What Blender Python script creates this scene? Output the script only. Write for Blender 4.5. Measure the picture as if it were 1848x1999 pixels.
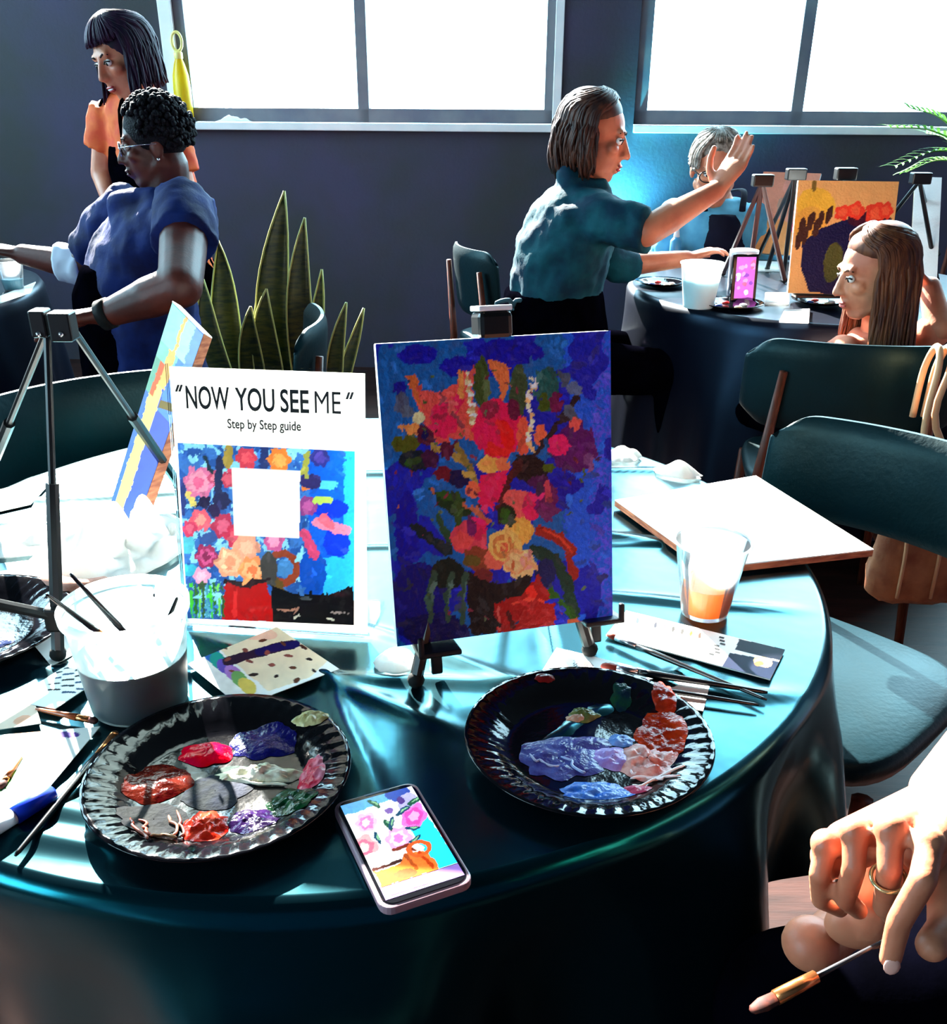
import bpy, bmesh, math, random
import numpy as np
from mathutils import Vector, Matrix

for _o in list(bpy.data.objects):
    bpy.data.objects.remove(_o, do_unlink=True)
SC = bpy.context.scene
COL = SC.collection
rnd = random.Random(7)
PI = math.pi

# ------------------------------------------------------------------ camera
F_PX, CX, CY = 1850.0, 924.0, 1100.0
PITCH, ROLL, CAMH = math.radians(26.0), math.radians(0.3), 1.295
TZ = 0.75                                   # top of every table
cam_d = bpy.data.cameras.new('camera')
cam = bpy.data.objects.new('camera', cam_d)
COL.objects.link(cam)
cam_d.sensor_fit = 'VERTICAL'
cam_d.sensor_height = 24.0
cam_d.sensor_width = 24.0 * 1848 / 1999
cam_d.lens = F_PX / 1999.0 * 24.0
cam_d.shift_y = (CY - 999.5) / 1999.0
cam_d.clip_start = 0.02
cam.matrix_world = (Matrix.Translation((0, 0, CAMH)) @ Matrix.Rotation(PI / 2 - PITCH, 4, 'X')
                    @ Matrix.Rotation(ROLL, 4, 'Z'))
SC.camera = cam

# ------------------------------------------------------------------ sky, sun, exposure
SC.view_settings.view_transform = 'Standard'
SC.view_settings.look = 'None'
SC.view_settings.gamma = 1.0
SC.view_settings.use_curve_mapping = False
SC.view_settings.exposure = 0.35
wd = bpy.data.worlds.new('sky')
SC.world = wd
wd.use_nodes = True
_bg = wd.node_tree.nodes['Background']
_bg.inputs['Color'].default_value = (0.52, 0.85, 1.0, 1)
_bg.inputs['Strength'].default_value = 14.5
sun_d = bpy.data.lights.new('sun', 'SUN')
sun_d.energy = 58.0
sun_d.angle = math.radians(0.7)
sun_d.color = (1.0, 0.93, 0.82)
sun = bpy.data.objects.new('sun', sun_d)
COL.objects.link(sun)
SUN_AZ, SUN_EL = math.radians(-23.5), math.radians(31.0)   # from beyond the windows, a little left
_sd = Vector((math.sin(SUN_AZ) * math.cos(SUN_EL), math.cos(SUN_AZ) * math.cos(SUN_EL), math.sin(SUN_EL)))
sun.rotation_euler = _sd.to_track_quat('Z', 'Y').to_euler()
sun.location = (2, 9, 6)

# ------------------------------------------------------------------ room frame (turned 5 degrees against the view)
RA = math.radians(5.0)
WALL_Y, WIN_TOP, CEIL = 5.0, 4.3, 4.8
def room(p):
    x, y = p[0], p[1]
    return (x * math.cos(RA) + y * math.sin(RA), -x * math.sin(RA) + y * math.cos(RA), p[2])

def ray(px, py):
    x, y = (px - CX) / F_PX, -(py - CY) / F_PX
    c, s = math.cos(ROLL), math.sin(ROLL)
    x, y = c * x - s * y, s * x + c * y
    return np.array([x, math.cos(PITCH) + y * math.sin(PITCH), -math.sin(PITCH) + y * math.cos(PITCH)])
def T(px, py, z=TZ):
    v = ray(px, py)
    return np.array([0, 0, CAMH]) + v * ((z - CAMH) / v[2])
def Y(px, py, y):
    v = ray(px, py)
    return np.array([0, 0, CAMH]) + v * (y / v[1])
def W(px, py, yy=WALL_Y):
    """where a sight line meets the window wall, in room coordinates"""
    v = ray(px, py)
    vx = v[0] * math.cos(RA) - v[1] * math.sin(RA)
    vy = v[0] * math.sin(RA) + v[1] * math.cos(RA)
    t = yy / vy
    return np.array([vx * t, yy, CAMH + v[2] * t])

# ------------------------------------------------------------------ materials
def s2l(c):
    c = np.asarray(c, float)
    return np.where(c <= 0.04045, c / 12.92, ((c + 0.055) / 1.055) ** 2.4)
def hexc(h):
    return s2l(np.array([(h >> 16) & 255, (h >> 8) & 255, h & 255]) / 255.0)
MATS = {}
def mat(name, col=0x808080, rough=0.6, spec=0.5, col2=None, scale=20.0, bump=0.0, bscale=None, metal=0.0,
        tint=None, emit=0.0, transl=0.0, stretch=None, sheen=0.0, sss=0.0, coat=0.0, detail=4.0):
    if name in MATS:
        return MATS[name]
    m = bpy.data.materials.new(name)
    m.use_nodes = True
    nt = m.node_tree
    N, L = nt.nodes, nt.links
    b = N['Principled BSDF']
    c1 = tuple(hexc(col)) if isinstance(col, int) else tuple(col)
    b.inputs['Base Color'].default_value = (*c1, 1)
    b.inputs['Roughness'].default_value = rough
    b.inputs['Specular IOR Level'].default_value = spec
    b.inputs['Metallic'].default_value = metal
    b.inputs['Sheen Weight'].default_value = sheen
    b.inputs['Coat Weight'].default_value = coat
    b.inputs['Coat Roughness'].default_value = 0.08
    if sss:
        b.inputs['Subsurface Weight'].default_value = sss
        b.inputs['Subsurface Radius'].default_value = (0.010, 0.004, 0.002)
        b.inputs['Subsurface Scale'].default_value = 1.0
    if tint is not None:
        b.inputs['Specular Tint'].default_value = (*tint, 1)
    tc = None
    if col2 is not None or bump:
        tc = N.new('ShaderNodeTexCoord')
        mp = N.new('ShaderNodeMapping')
        L.new(tc.outputs['Object'], mp.inputs['Vector'])
        if stretch:
            mp.inputs['Scale'].default_value = stretch
    if col2 is not None:
        c2 = tuple(hexc(col2)) if isinstance(col2, int) else tuple(col2)
        nz = N.new('ShaderNodeTexNoise')
        nz.inputs['Scale'].default_value = scale
        nz.inputs['Detail'].default_value = detail
        L.new(mp.outputs['Vector'], nz.inputs['Vector'])
        rp = N.new('ShaderNodeValToRGB')
        rp.color_ramp.elements[0].position = 0.38
        rp.color_ramp.elements[1].position = 0.64
        rp.color_ramp.elements[0].color = (*c1, 1)
        rp.color_ramp.elements[1].color = (*c2, 1)
        L.new(nz.outputs['Fac'], rp.inputs['Fac'])
        L.new(rp.outputs['Color'], b.inputs['Base Color'])
    if bump:
        nb = N.new('ShaderNodeTexNoise')
        nb.inputs['Scale'].default_value = bscale or scale * 2
        nb.inputs['Detail'].default_value = 3.0
        L.new(mp.outputs['Vector'], nb.inputs['Vector'])
        bp = N.new('ShaderNodeBump')
        bp.inputs['Strength'].default_value = bump
        bp.inputs['Distance'].default_value = 0.01
        L.new(nb.outputs['Fac'], bp.inputs['Height'])
        L.new(bp.outputs['Normal'], b.inputs['Normal'])
    if emit:
        b.inputs['Emission Color'].default_value = (*c1, 1)
        b.inputs['Emission Strength'].default_value = emit
    if transl:
        tr = N.new('ShaderNodeBsdfTranslucent')
        tr.inputs['Color'].default_value = (*c1, 1)
        mx = N.new('ShaderNodeMixShader')
        mx.inputs['Fac'].default_value = transl
        L.new(b.outputs['BSDF'], mx.inputs[1])
        L.new(tr.outputs['BSDF'], mx.inputs[2])
        L.new(mx.outputs['Shader'], N['Material Output'].inputs['Surface'])
    MATS[name] = m
    return m
def print_mat(name, rough=0.45, spec=0.4, emit=0.0, transl=0.0, bump=0.0, bscale=120.0):
    """colour comes from the print or paint laid out on the sheet (colour attribute)"""
    if name in MATS:
        return MATS[name]
    m = mat(name, 0xffffff, rough, spec, bump=bump, bscale=bscale)
    nt = m.node_tree
    b = nt.nodes['Principled BSDF']
    at = nt.nodes.new('ShaderNodeAttribute')
    at.attribute_name = 'Col'
    nt.links.new(at.outputs['Color'], b.inputs['Base Color'])
    if emit:
        nt.links.new(at.outputs['Color'], b.inputs['Emission Color'])
        b.inputs['Emission Strength'].default_value = emit
    if transl:
        tr = nt.nodes.new('ShaderNodeBsdfTranslucent')
        nt.links.new(at.outputs['Color'], tr.inputs['Color'])
        mx = nt.nodes.new('ShaderNodeMixShader')
        mx.inputs['Fac'].default_value = transl
        nt.links.new(b.outputs['BSDF'], mx.inputs[1])
        nt.links.new(tr.outputs['BSDF'], mx.inputs[2])
        nt.links.new(mx.outputs['Shader'], nt.nodes['Material Output'].inputs['Surface'])
    return m
def clear_mat(name, tint=(1, 1, 1), gloss=0.12, rough=0.03, body=0.0, bodycol=(1, 1, 1), thru=.5):
    """thin clear plastic or glass: see-through with a sheen that grows at the rim"""
    if name in MATS:
        return MATS[name]
    m = bpy.data.materials.new(name)
    m.use_nodes = True
    nt = m.node_tree
    N, L = nt.nodes, nt.links
    N.remove(N['Principled BSDF'])
    tr = N.new('ShaderNodeBsdfTransparent')
    tr.inputs['Color'].default_value = (*tint, 1)
    gl = N.new('ShaderNodeBsdfGlossy')
    gl.inputs['Roughness'].default_value = rough
    lw = N.new('ShaderNodeLayerWeight')
    lw.inputs['Blend'].default_value = gloss
    mx = N.new('ShaderNodeMixShader')
    L.new(lw.outputs['Fresnel'], mx.inputs['Fac'])
    L.new(tr.outputs['BSDF'], mx.inputs[1])
    L.new(gl.outputs['BSDF'], mx.inputs[2])
    out = mx.outputs['Shader']
    if body:
        df = N.new('ShaderNodeBsdfDiffuse')
        df.inputs['Color'].default_value = (*bodycol, 1)
        tl = N.new('ShaderNodeBsdfTranslucent')
        tl.inputs['Color'].default_value = (*bodycol, 1)
        ad = N.new('ShaderNodeMixShader')
        ad.inputs['Fac'].default_value = thru
        L.new(df.outputs['BSDF'], ad.inputs[1])
        L.new(tl.outputs['BSDF'], ad.inputs[2])
        m2 = N.new('ShaderNodeMixShader')
        m2.inputs['Fac'].default_value = body
        L.new(out, m2.inputs[1])
        L.new(ad.outputs['Shader'], m2.inputs[2])
        out = m2.outputs['Shader']
    L.new(out, N['Material Output'].inputs['Surface'])
    MATS[name] = m
    return m

# ------------------------------------------------------------------ mesh helpers
WLOC = {}
class MB:
    def __init__(self):
        self.v, self.f, self.n = [], [], 0
    def add(self, v, f):
        v = np.asarray(v, float).reshape(-1, 3)
        self.v.append(v)
        n = self.n
        self.f.extend([tuple(i + n for i in q) for q in f])
        self.n += len(v)
        return self
    def obox(self, p, ex, ey, ez):
        p, ex, ey, ez = (np.asarray(a, float) for a in (p, ex, ey, ez))
        v = [p + i * ex + j * ey + k * ez for k in (0, 1) for j in (0, 1) for i in (0, 1)]
        f = [(0, 2, 3, 1), (4, 5, 7, 6), (0, 1, 5, 4), (2, 6, 7, 3), (0, 4, 6, 2), (1, 3, 7, 5)]
        if np.dot(np.cross(ex, ey), ez) < 0:
            f = [q[::-1] for q in f]
        return self.add(v, f)
    def box(self, lo, hi):
        lo, hi = np.asarray(lo, float), np.asarray(hi, float)
        d = hi - lo
        return self.obox(lo, (d[0], 0, 0), (0, d[1], 0), (0, 0, d[2]))
    def rbox(self, lo, hi):
        """box given in room coordinates"""
        o = np.array(room(lo))
        d = np.asarray(hi, float) - np.asarray(lo, float)
        ex = np.array(room((d[0], 0, 0))); ey = np.array(room((0, d[1], 0)))
        return self.obox(o, ex, ey, (0, 0, d[2]))
    def tube(self, pts, rad, n=8, caps=True, flat=None):
        P = [np.asarray(p, float) for p in pts]
        k = len(P)
        R = [rad] * k if np.isscalar(rad) else list(rad)
        t0 = P[1] - P[0]
        t0 = t0 / (np.linalg.norm(t0) + 1e-12)
        a = np.array([0, 0, 1.0]) if abs(t0[2]) < 0.9 else np.array([1.0, 0, 0])
        u = np.cross(t0, a); u /= np.linalg.norm(u)
        vs = []
        for i in range(k):
            t = P[min(i + 1, k - 1)] - P[max(i - 1, 0)]
            t = t / (np.linalg.norm(t) + 1e-12)
            u = u - t * np.dot(u, t); u /= (np.linalg.norm(u) + 1e-12)
            w = np.cross(t, u)
            for j in range(n):
                an = 2 * PI * j / n
                s = flat if flat else 1.0
                vs.append(P[i] + R[i] * (math.cos(an) * u + s * math.sin(an) * w))
        f = [(i * n + j, i * n + (j + 1) % n, (i + 1) * n + (j + 1) % n, (i + 1) * n + j) for i in range(k - 1) for j in range(n)]
        if caps:
            f.append(tuple(range(n))[::-1])
            f.append(tuple((k - 1) * n + j for j in range(n)))
        return self.add(vs, f)
    def lathe(self, prof, n=32, c=(0, 0, 0), caps=(False, False)):
        c = np.asarray(c, float)
        vs = []
        for r, z in prof:
            for j in range(n):
                an = 2 * PI * j / n
                vs.append(c + (r * math.cos(an), r * math.sin(an), z))
        k = len(prof)
        f = [(i * n + j, i * n + (j + 1) % n, (i + 1) * n + (j + 1) % n, (i + 1) * n + j) for i in range(k - 1) for j in range(n)]
        if caps[0]: f.append(tuple(range(n))[::-1])
        if caps[1]: f.append(tuple((k - 1) * n + j for j in range(n)))
        return self.add(vs, f)
    def ball(self, c, r, nu=14, nv=8, M=None):
        c = np.asarray(c, float)
        r = np.array([r] * 3 if np.isscalar(r) else r, float)
        M = np.eye(3) if M is None else np.asarray(M, float)
        vs = []
        for i in range(1, nv):
            th = PI * i / nv
            for j in range(nu):
                an = 2 * PI * j / nu
                vs.append(c + M @ (r * (math.sin(th) * math.cos(an), math.sin(th) * math.sin(an), math.cos(th))))
        top, bot = len(vs), len(vs) + 1
        vs += [c + M @ (r * (0, 0, 1)), c + M @ (r * (0, 0, -1))]
        f = [(i * nu + j, (i + 1) * nu + j, (i + 1) * nu + (j + 1) % nu, i * nu + (j + 1) % nu) for i in range(nv - 2) for j in range(nu)]
        f += [(top, j, (j + 1) % nu) for j in range(nu)]
        f += [(bot, (nv - 2) * nu + (j + 1) % nu, (nv - 2) * nu + j) for j in range(nu)]
        return self.add(vs, f)
    def prism(self, poly, h):
        """closed outline (list of 3-D points), pushed along vector h"""
        P = np.asarray(poly, float)
        n = len(P)
        h = np.asarray(h, float)
        f = [tuple(range(n))[::-1], tuple(range(n, 2 * n))]
        f += [(i, (i + 1) % n, n + (i + 1) % n, n + i) for i in range(n)]
        return self.add(np.vstack([P, P + h]), f)
    def surf(self, G, closed=False):
        """grid of points [i][j]"""
        G = np.asarray(G, float)
        a, b = G.shape[:2]
        f = [(i * b + j, i * b + (j + 1) % b, (i + 1) * b + (j + 1) % b, (i + 1) * b + j)
             for i in range(a - 1) for j in range(b if closed else b - 1)]
        return self.add(G.reshape(-1, 3), f)
    def build(self, name, m, parent=None, smooth=False, loc=None, bevel=0.0, col=None, thick=0.0, kind=None, label=None):
        V = np.vstack(self.v)
        if parent is not None:
            loc = WLOC[parent.name]
        elif loc is None:
            lo, hi = V.min(0), V.max(0)
            loc = np.array([(lo[0] + hi[0]) / 2, (lo[1] + hi[1]) / 2, lo[2]])
        loc = np.asarray(loc, float)
        me = bpy.data.meshes.new(name)
        me.from_pydata((V - loc).tolist(), [], self.f)
        if smooth:
            me.polygons.foreach_set('use_smooth', [True] * len(me.polygons))
        if col is not None:
            ca = me.color_attributes.new('Col', 'FLOAT_COLOR', 'POINT')
            c4 = np.ones((len(V), 4), np.float32)
            c4[:, :3] = col
            ca.data.foreach_set('color', c4.ravel())
        me.update()
        ob = bpy.data.objects.new(name, me)
        COL.objects.link(ob)
        me.materials.append(m)
        if parent is not None:
            ob.parent = parent
        else:
            ob.location = loc
        WLOC[ob.name] = loc
        if thick:
            md = ob.modifiers.new('thickness', 'SOLIDIFY'); md.thickness = thick; md.offset = 0
        if bevel:
            md = ob.modifiers.new('bevel', 'BEVEL'); md.width = bevel; md.segments = 2; md.limit_method = 'ANGLE'
        if kind: ob['kind'] = kind
        if label: ob['label'] = label
        return ob
def thing(name, label, cat, loc, group=None):
    o = bpy.data.objects.new(name, None)
    COL.objects.link(o)
    o.location = loc
    o.empty_display_size = 0.05
    WLOC[o.name] = np.asarray(loc, float)
    return tag(o, label, cat, group)
def tag(o, label, cat, group=None):
    o['label'] = label
    o['category'] = cat
    if group: o['group'] = group
    return o
def struct(o):
    o['kind'] = 'structure'
    return o
def copy_tree(o, delta, label=None, parent=None):
    c = o.copy()
    COL.objects.link(c)
    if parent is not None:
        c.parent = parent
    else:
        c.location = Vector(o.location) + Vector(delta)
    WLOC[c.name] = WLOC[o.name] + np.asarray(delta)
    if label: c['label'] = label
    for ch in list(o.children):
        copy_tree(ch, delta, None, c)
    return c
def unit(v):
    v = np.asarray(v, float)
    return v / (np.linalg.norm(v) + 1e-12)
A3 = lambda *a: np.array(a, float)
def lerp(a, b, t): return np.asarray(a, float) * (1 - t) + np.asarray(b, float) * t
def bez(pts, n):
    """smooth curve through the points (Catmull-Rom)"""
    P = [np.asarray(p, float) for p in pts]
    P = [2 * P[0] - P[1]] + P + [2 * P[-1] - P[-2]]
    out = []
    seg = len(P) - 3
    for i in range(n):
        s = i / (n - 1) * seg
        k = min(int(s), seg - 1); t = s - k
        a, b, c, d = P[k:k + 4]
        out.append(0.5 * (2 * b + (c - a) * t + (2 * a - 5 * b + 4 * c - d) * t * t + (3 * b - a - 3 * c + d) * t ** 3))
    return out
# value noise on arrays
_NG = np.random.RandomState(3).rand(64, 64)
def vnoise(x, y):
    xi, yi = np.floor(x).astype(int), np.floor(y).astype(int)
    fx, fy = x - xi, y - yi
    fx, fy = fx * fx * (3 - 2 * fx), fy * fy * (3 - 2 * fy)
    g = lambda a, b: _NG[a % 64, b % 64]
    return (g(xi, yi) * (1 - fx) + g(xi + 1, yi) * fx) * (1 - fy) + (g(xi, yi + 1) * (1 - fx) + g(xi + 1, yi + 1) * fx) * fy
def fnoise(x, y, o=3):
    return sum(vnoise(x * 2 ** k + 17 * k, y * 2 ** k + 5 * k) * 0.5 ** k for k in range(o)) / sum(0.5 ** k for k in range(o))
def homography(src):
    """photo-plan corners (tl, tr, br, bl) of a flat print -> its own u (right), v (up)"""
    dst = [(0, 1), (1, 1), (1, 0), (0, 0)]
    A, b = [], []
    for (x, y), (u, v) in zip(src, dst):
        A.append([x, y, 1, 0, 0, 0, -u * x, -u * y]); b.append(u)
        A.append([0, 0, 0, x, y, 1, -v * x, -v * y]); b.append(v)
    h = np.linalg.solve(np.array(A, float), np.array(b, float))
    return np.append(h, 1).reshape(3, 3)
class Print:
    """flat picture on a sheet: shapes in sketch coordinates rasterised into the sheet's own vertices"""
    def __init__(self, corners, nx, ny, warp=6.0, seed=0):
        Hi = np.linalg.inv(homography(corners))
        u, v = np.meshgrid(np.linspace(0, 1, nx), np.linspace(0, 1, ny))
        q = np.stack([u, v, np.ones_like(u)], -1) @ Hi.T
        self.x0, self.y0 = q[..., 0] / q[..., 2], q[..., 1] / q[..., 2]
        self.u, self.v = u, v
        s = 30.0
        self.x = self.x0 + warp * (fnoise(self.x0 / s + seed, self.y0 / s) - 0.5) * 2
        self.y = self.y0 + warp * (fnoise(self.x0 / s + 31 + seed, self.y0 / s + 9) - 0.5) * 2
        self.c = np.ones(u.shape + (3,))
        self.j = fnoise(self.x0 / 14 + seed, self.y0 / 14 + 3)
    def put(self, m, col, jit=0.35):
        c = hexc(col)
        k = (1 - jit / 2 + jit * self.j)[..., None]
        self.c = np.where(m[..., None], c * k, self.c)
    def fill(self, col, jit=0.35): self.put(np.ones(self.x.shape, bool), col, jit)
    def ell(self, cx, cy, rx, ry, col, ang=0, jit=0.35):
        a = math.radians(ang)
        dx, dy = self.x - cx, self.y - cy
        X, Yv = dx * math.cos(a) + dy * math.sin(a), -dx * math.sin(a) + dy * math.cos(a)
        self.put((X / rx) ** 2 + (Yv / ry) ** 2 < 1, col, jit)
    def ring(self, cx, cy, r, w, col, sy=1.0):
        d = np.hypot(self.x - cx, (self.y - cy) / sy)
        self.put(abs(d - r) < w, col)
    def poly(self, pts, col, jit=0.35, raw=False):
        x, y = (self.x0, self.y0) if raw else (self.x, self.y)
        m = np.zeros(x.shape, bool)
        n = len(pts)
        for i in range(n):
            (x1, y1), (x2, y2) = pts[i], pts[(i + 1) % n]
            c = (y1 > y) != (y2 > y)
            m ^= c & (x < (x2 - x1) * (y - y1) / ((y2 - y1) or 1e-9) + x1)
        self.put(m, col, jit)
    def line(self, pts, w, col, jit=0.35):
        d = np.full(self.x.shape, 1e9)
        for (x1, y1), (x2, y2) in zip(pts[:-1], pts[1:]):
            L2 = (x2 - x1) ** 2 + (y2 - y1) ** 2 + 1e-9
            t = np.clip(((self.x - x1) * (x2 - x1) + (self.y - y1) * (y2 - y1)) / L2, 0, 1)
            d = np.minimum(d, np.hypot(self.x - x1 - t * (x2 - x1), self.y - y1 - t * (y2 - y1)))
        self.put(d < w / 2, col, jit)
    def flower(self, cx, cy, r, cols, petals=6):
        for k, c in enumerate(cols):
            rr = r * (1 - k / (len(cols) + 0.3))
            a = np.arctan2(self.y - cy, self.x - cx)
            d = np.hypot(self.x - cx, self.y - cy)
            self.put(d < rr * (0.90 + 0.10 * np.cos(petals * a + k * 1.3)), c)
    def dabs(self, n, r0, r1, seed=1, lo=.55, hi=1.6):
        # short brush strokes, each a little lighter or darker than the colour it lies on
        rg = np.random.RandomState(seed)
        h, w = self.x.shape
        for _ in range(n):
            i, j = rg.randint(h), rg.randint(w)
            c = np.minimum(self.c[i, j] * rg.uniform(lo, hi) + rg.uniform(0, .012), 1.0)
            a, rr = rg.uniform(0, PI), rg.uniform(r0, r1)
            dx, dy = self.x - self.x[i, j], self.y - self.y[i, j]
            X, Yv = dx * math.cos(a) + dy * math.sin(a), -dx * math.sin(a) + dy * math.cos(a)
            self.c = np.where((((X / rr) ** 2 + (Yv / (rr * .38)) ** 2) < 1)[..., None], c, self.c)
    def sheet(self, name, tl, tr, br, bl, m, parent, lift=0.0):
        tl, tr, br, bl = (np.asarray(p, float) for p in (tl, tr, br, bl))
        nrm = unit(np.cross(br - bl, tl - bl))
        u, v = self.u[..., None], self.v[..., None]
        G = (1 - v) * ((1 - u) * bl + u * br) + v * ((1 - u) * tl + u * tr) + nrm * lift
        return MB().surf(G).build(name, m, parent, col=self.c.reshape(-1, 3))
def text_mesh(name, body, size, origin, ex, ey, m, parent, xs=1.0, lift=0.0004, shear=0.0, space=1.0, bold=0.0):
    """flat lettering on a surface: ex, ey unit vectors along the writing and up"""
    cu = bpy.data.curves.new('tmp_text', 'FONT')
    cu.body = body; cu.size = size; cu.shear = shear; cu.space_character = space; cu.offset = bold
    cu.resolution_u = 4
    ob = bpy.data.objects.new('tmp_text', cu)
    COL.objects.link(ob)
    bpy.context.view_layer.update()
    me = bpy.data.meshes.new_from_object(ob.evaluated_get(bpy.context.evaluated_depsgraph_get()))
    bpy.data.objects.remove(ob, do_unlink=True)
    nrm = np.cross(ex, ey)
    b = MB()
    b.v = [np.array([np.asarray(origin) + ex * (v.co.x * xs) + ey * v.co.y + nrm * lift for v in me.vertices])]
    b.n = len(me.vertices)
    b.f = [tuple(p.vertices) for p in me.polygons]
    bpy.data.meshes.remove(me)
    return b.build(name, m, parent)
# ================================================================== THE ROOM
M_wall = mat('painted_wall', (0.052, 0.048, 0.094), 0.75, 0.25, col2=(0.042, 0.046, 0.050), scale=1.7, bump=0.15, bscale=60)
M_ceil = mat('ceiling_paint', (0.03, 0.03, 0.035), 0.9, 0.1, col2=(0.02, 0.02, 0.022), scale=3)
M_floor = mat('stained_wood_floor', 0x3a201a, 0.5, 0.3, col2=0x22100c, scale=4.0, stretch=(1.0, 9.0, 1.0), bump=0.08, bscale=30)
M_frame = mat('grey_window_metal', 0x70747c, 0.45, 0.5, col2=0x5a6070, scale=6)
M_white = mat('white_gloss_trim', 0xf2f4f4, 0.35, 0.5, col2=0xe6eaec, scale=8)
M_glass = clear_mat('window_glass', (0.97, 0.99, 1.0), 0.05)

RX0, RX1, RY0 = -4.2, 4.6, -4.4
struct(MB().rbox((RX0 - .2, RY0 - .2, -.1), (RX1 + .2, WALL_Y + .25, 0)).build('floor', M_floor))
struct(MB().rbox((RX0 - .2, RY0 - .2, CEIL), (RX1 + .2, WALL_Y + .25, CEIL + .1)).build('ceiling', M_ceil))
LW = [(1.9, 4.2, 1.3, 3.3), (-3.7, -0.7, 1.0, 3.0)]        # unseen left-wall windows, added for side and fill light: y0, y1, z0, z1
_b = MB()
_b.rbox((RX0 - .2, RY0 - .2, 0), (RX0, WALL_Y + .25, 1.0)).rbox((RX0 - .2, RY0 - .2, 3.7), (RX0, WALL_Y + .25, CEIL))
_b.rbox((RX0 - .2, RY0 - .2, 1.0), (RX0, LW[1][0], 3.7)).rbox((RX0 - .2, LW[1][1], 1.0), (RX0, LW[0][0], 3.7)).rbox((RX0 - .2, LW[0][1], 1.0), (RX0, WALL_Y + .25, 3.7))
_b.rbox((RX0 - .2, LW[0][0], 1.0), (RX0, LW[0][1], LW[0][2])).rbox((RX0 - .2, LW[1][0], LW[1][3]), (RX0, LW[1][1], 3.7))
struct(_b.build('wall_left', M_wall))
struct(MB().rbox((RX1, RY0 - .2, 0), (RX1 + .2, WALL_Y + .25, CEIL)).build('wall_right', M_wall))

SILL = float(W(1080, 258)[2])
w1a, w1b = float(W(352, 215)[0]), float(W(1086, 240)[0])
w2a, w2b = float(W(1236, 240)[0]), 3.75
wt = 0.22
b = MB()
b.rbox((RX0, WALL_Y, 0), (RX1, WALL_Y + wt, SILL))
b.rbox((RX0, WALL_Y, WIN_TOP), (RX1, WALL_Y + wt, CEIL))
w4a, w4b, w4z = RX0 + .25, w1a - .03, 2.15
for xa, xb in ((RX0, w4a), (w4b, w1a), (w1b, w2a), (w2b, RX1)):
    b.rbox((xa, WALL_Y, SILL), (xb, WALL_Y + wt, WIN_TOP))
b.rbox((w4a, WALL_Y, SILL), (w4b, WALL_Y + wt, w4z))
struct(b.build('wall_back', M_wall))

def window(name, xa, xb, mulls, y0, y1, z0, z1, white_jamb):
    e = bpy.data.objects.new(name, None)
    COL.objects.link(e)
    c = room(((xa + xb) / 2, y0, z0))
    e.location = c
    WLOC[e.name] = np.array(c)
    e['kind'] = 'structure'
    s = 1 if y1 > y0 else -1
    fa, fb = sorted((y0 + s * 0.02, y0 + s * 0.09))
    fw = 0.062
    MB().rbox((xa, fa, z0), (xb, fb, z0 + fw)).build('bottom_rail', M_frame, e, bevel=.003)
    MB().rbox((xa, fa, z1 - fw), (xb, fb, z1)).build('top_rail', M_frame, e, bevel=.003)
    MB().rbox((xa, fa, z0), (xa + fw, fb, z1)).build('stile', M_frame, e, bevel=.003)
    MB().rbox((xb - fw, fa, z0), (xb, fb, z1)).build('stile', M_frame, e, bevel=.003)
    for mx in mulls:
        MB().rbox((mx - .027, fa, z0), (mx + .027, fb, z1)).build('mullion', M_frame, e, bevel=.003)
    xs = [xa] + list(mulls) + [xb]
    for p, q in zip(xs[:-1], xs[1:]):
        ym = (fa + fb) / 2
        MB().rbox((p + .03, ym - .003, z0 + .03), (q - .03, ym + .003, z1 - .03)).build('pane', M_glass, e)
    return e
win1 = window('window_1', w1a, w1b, [float(W(708, 215)[0])], WALL_Y, WALL_Y + wt, SILL + .035, WIN_TOP, True)
win2 = window('window_2', w2a, w2b, [float(W(1556, 225)[0])], WALL_Y, WALL_Y + wt, SILL + .035, WIN_TOP, False)
window('added_window_4', w4a, w4b, [(w4a + w4b) / 2], WALL_Y, WALL_Y + wt, w4z, WIN_TOP, False)  # unseen high window, added to brighten the left side of the table
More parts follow.
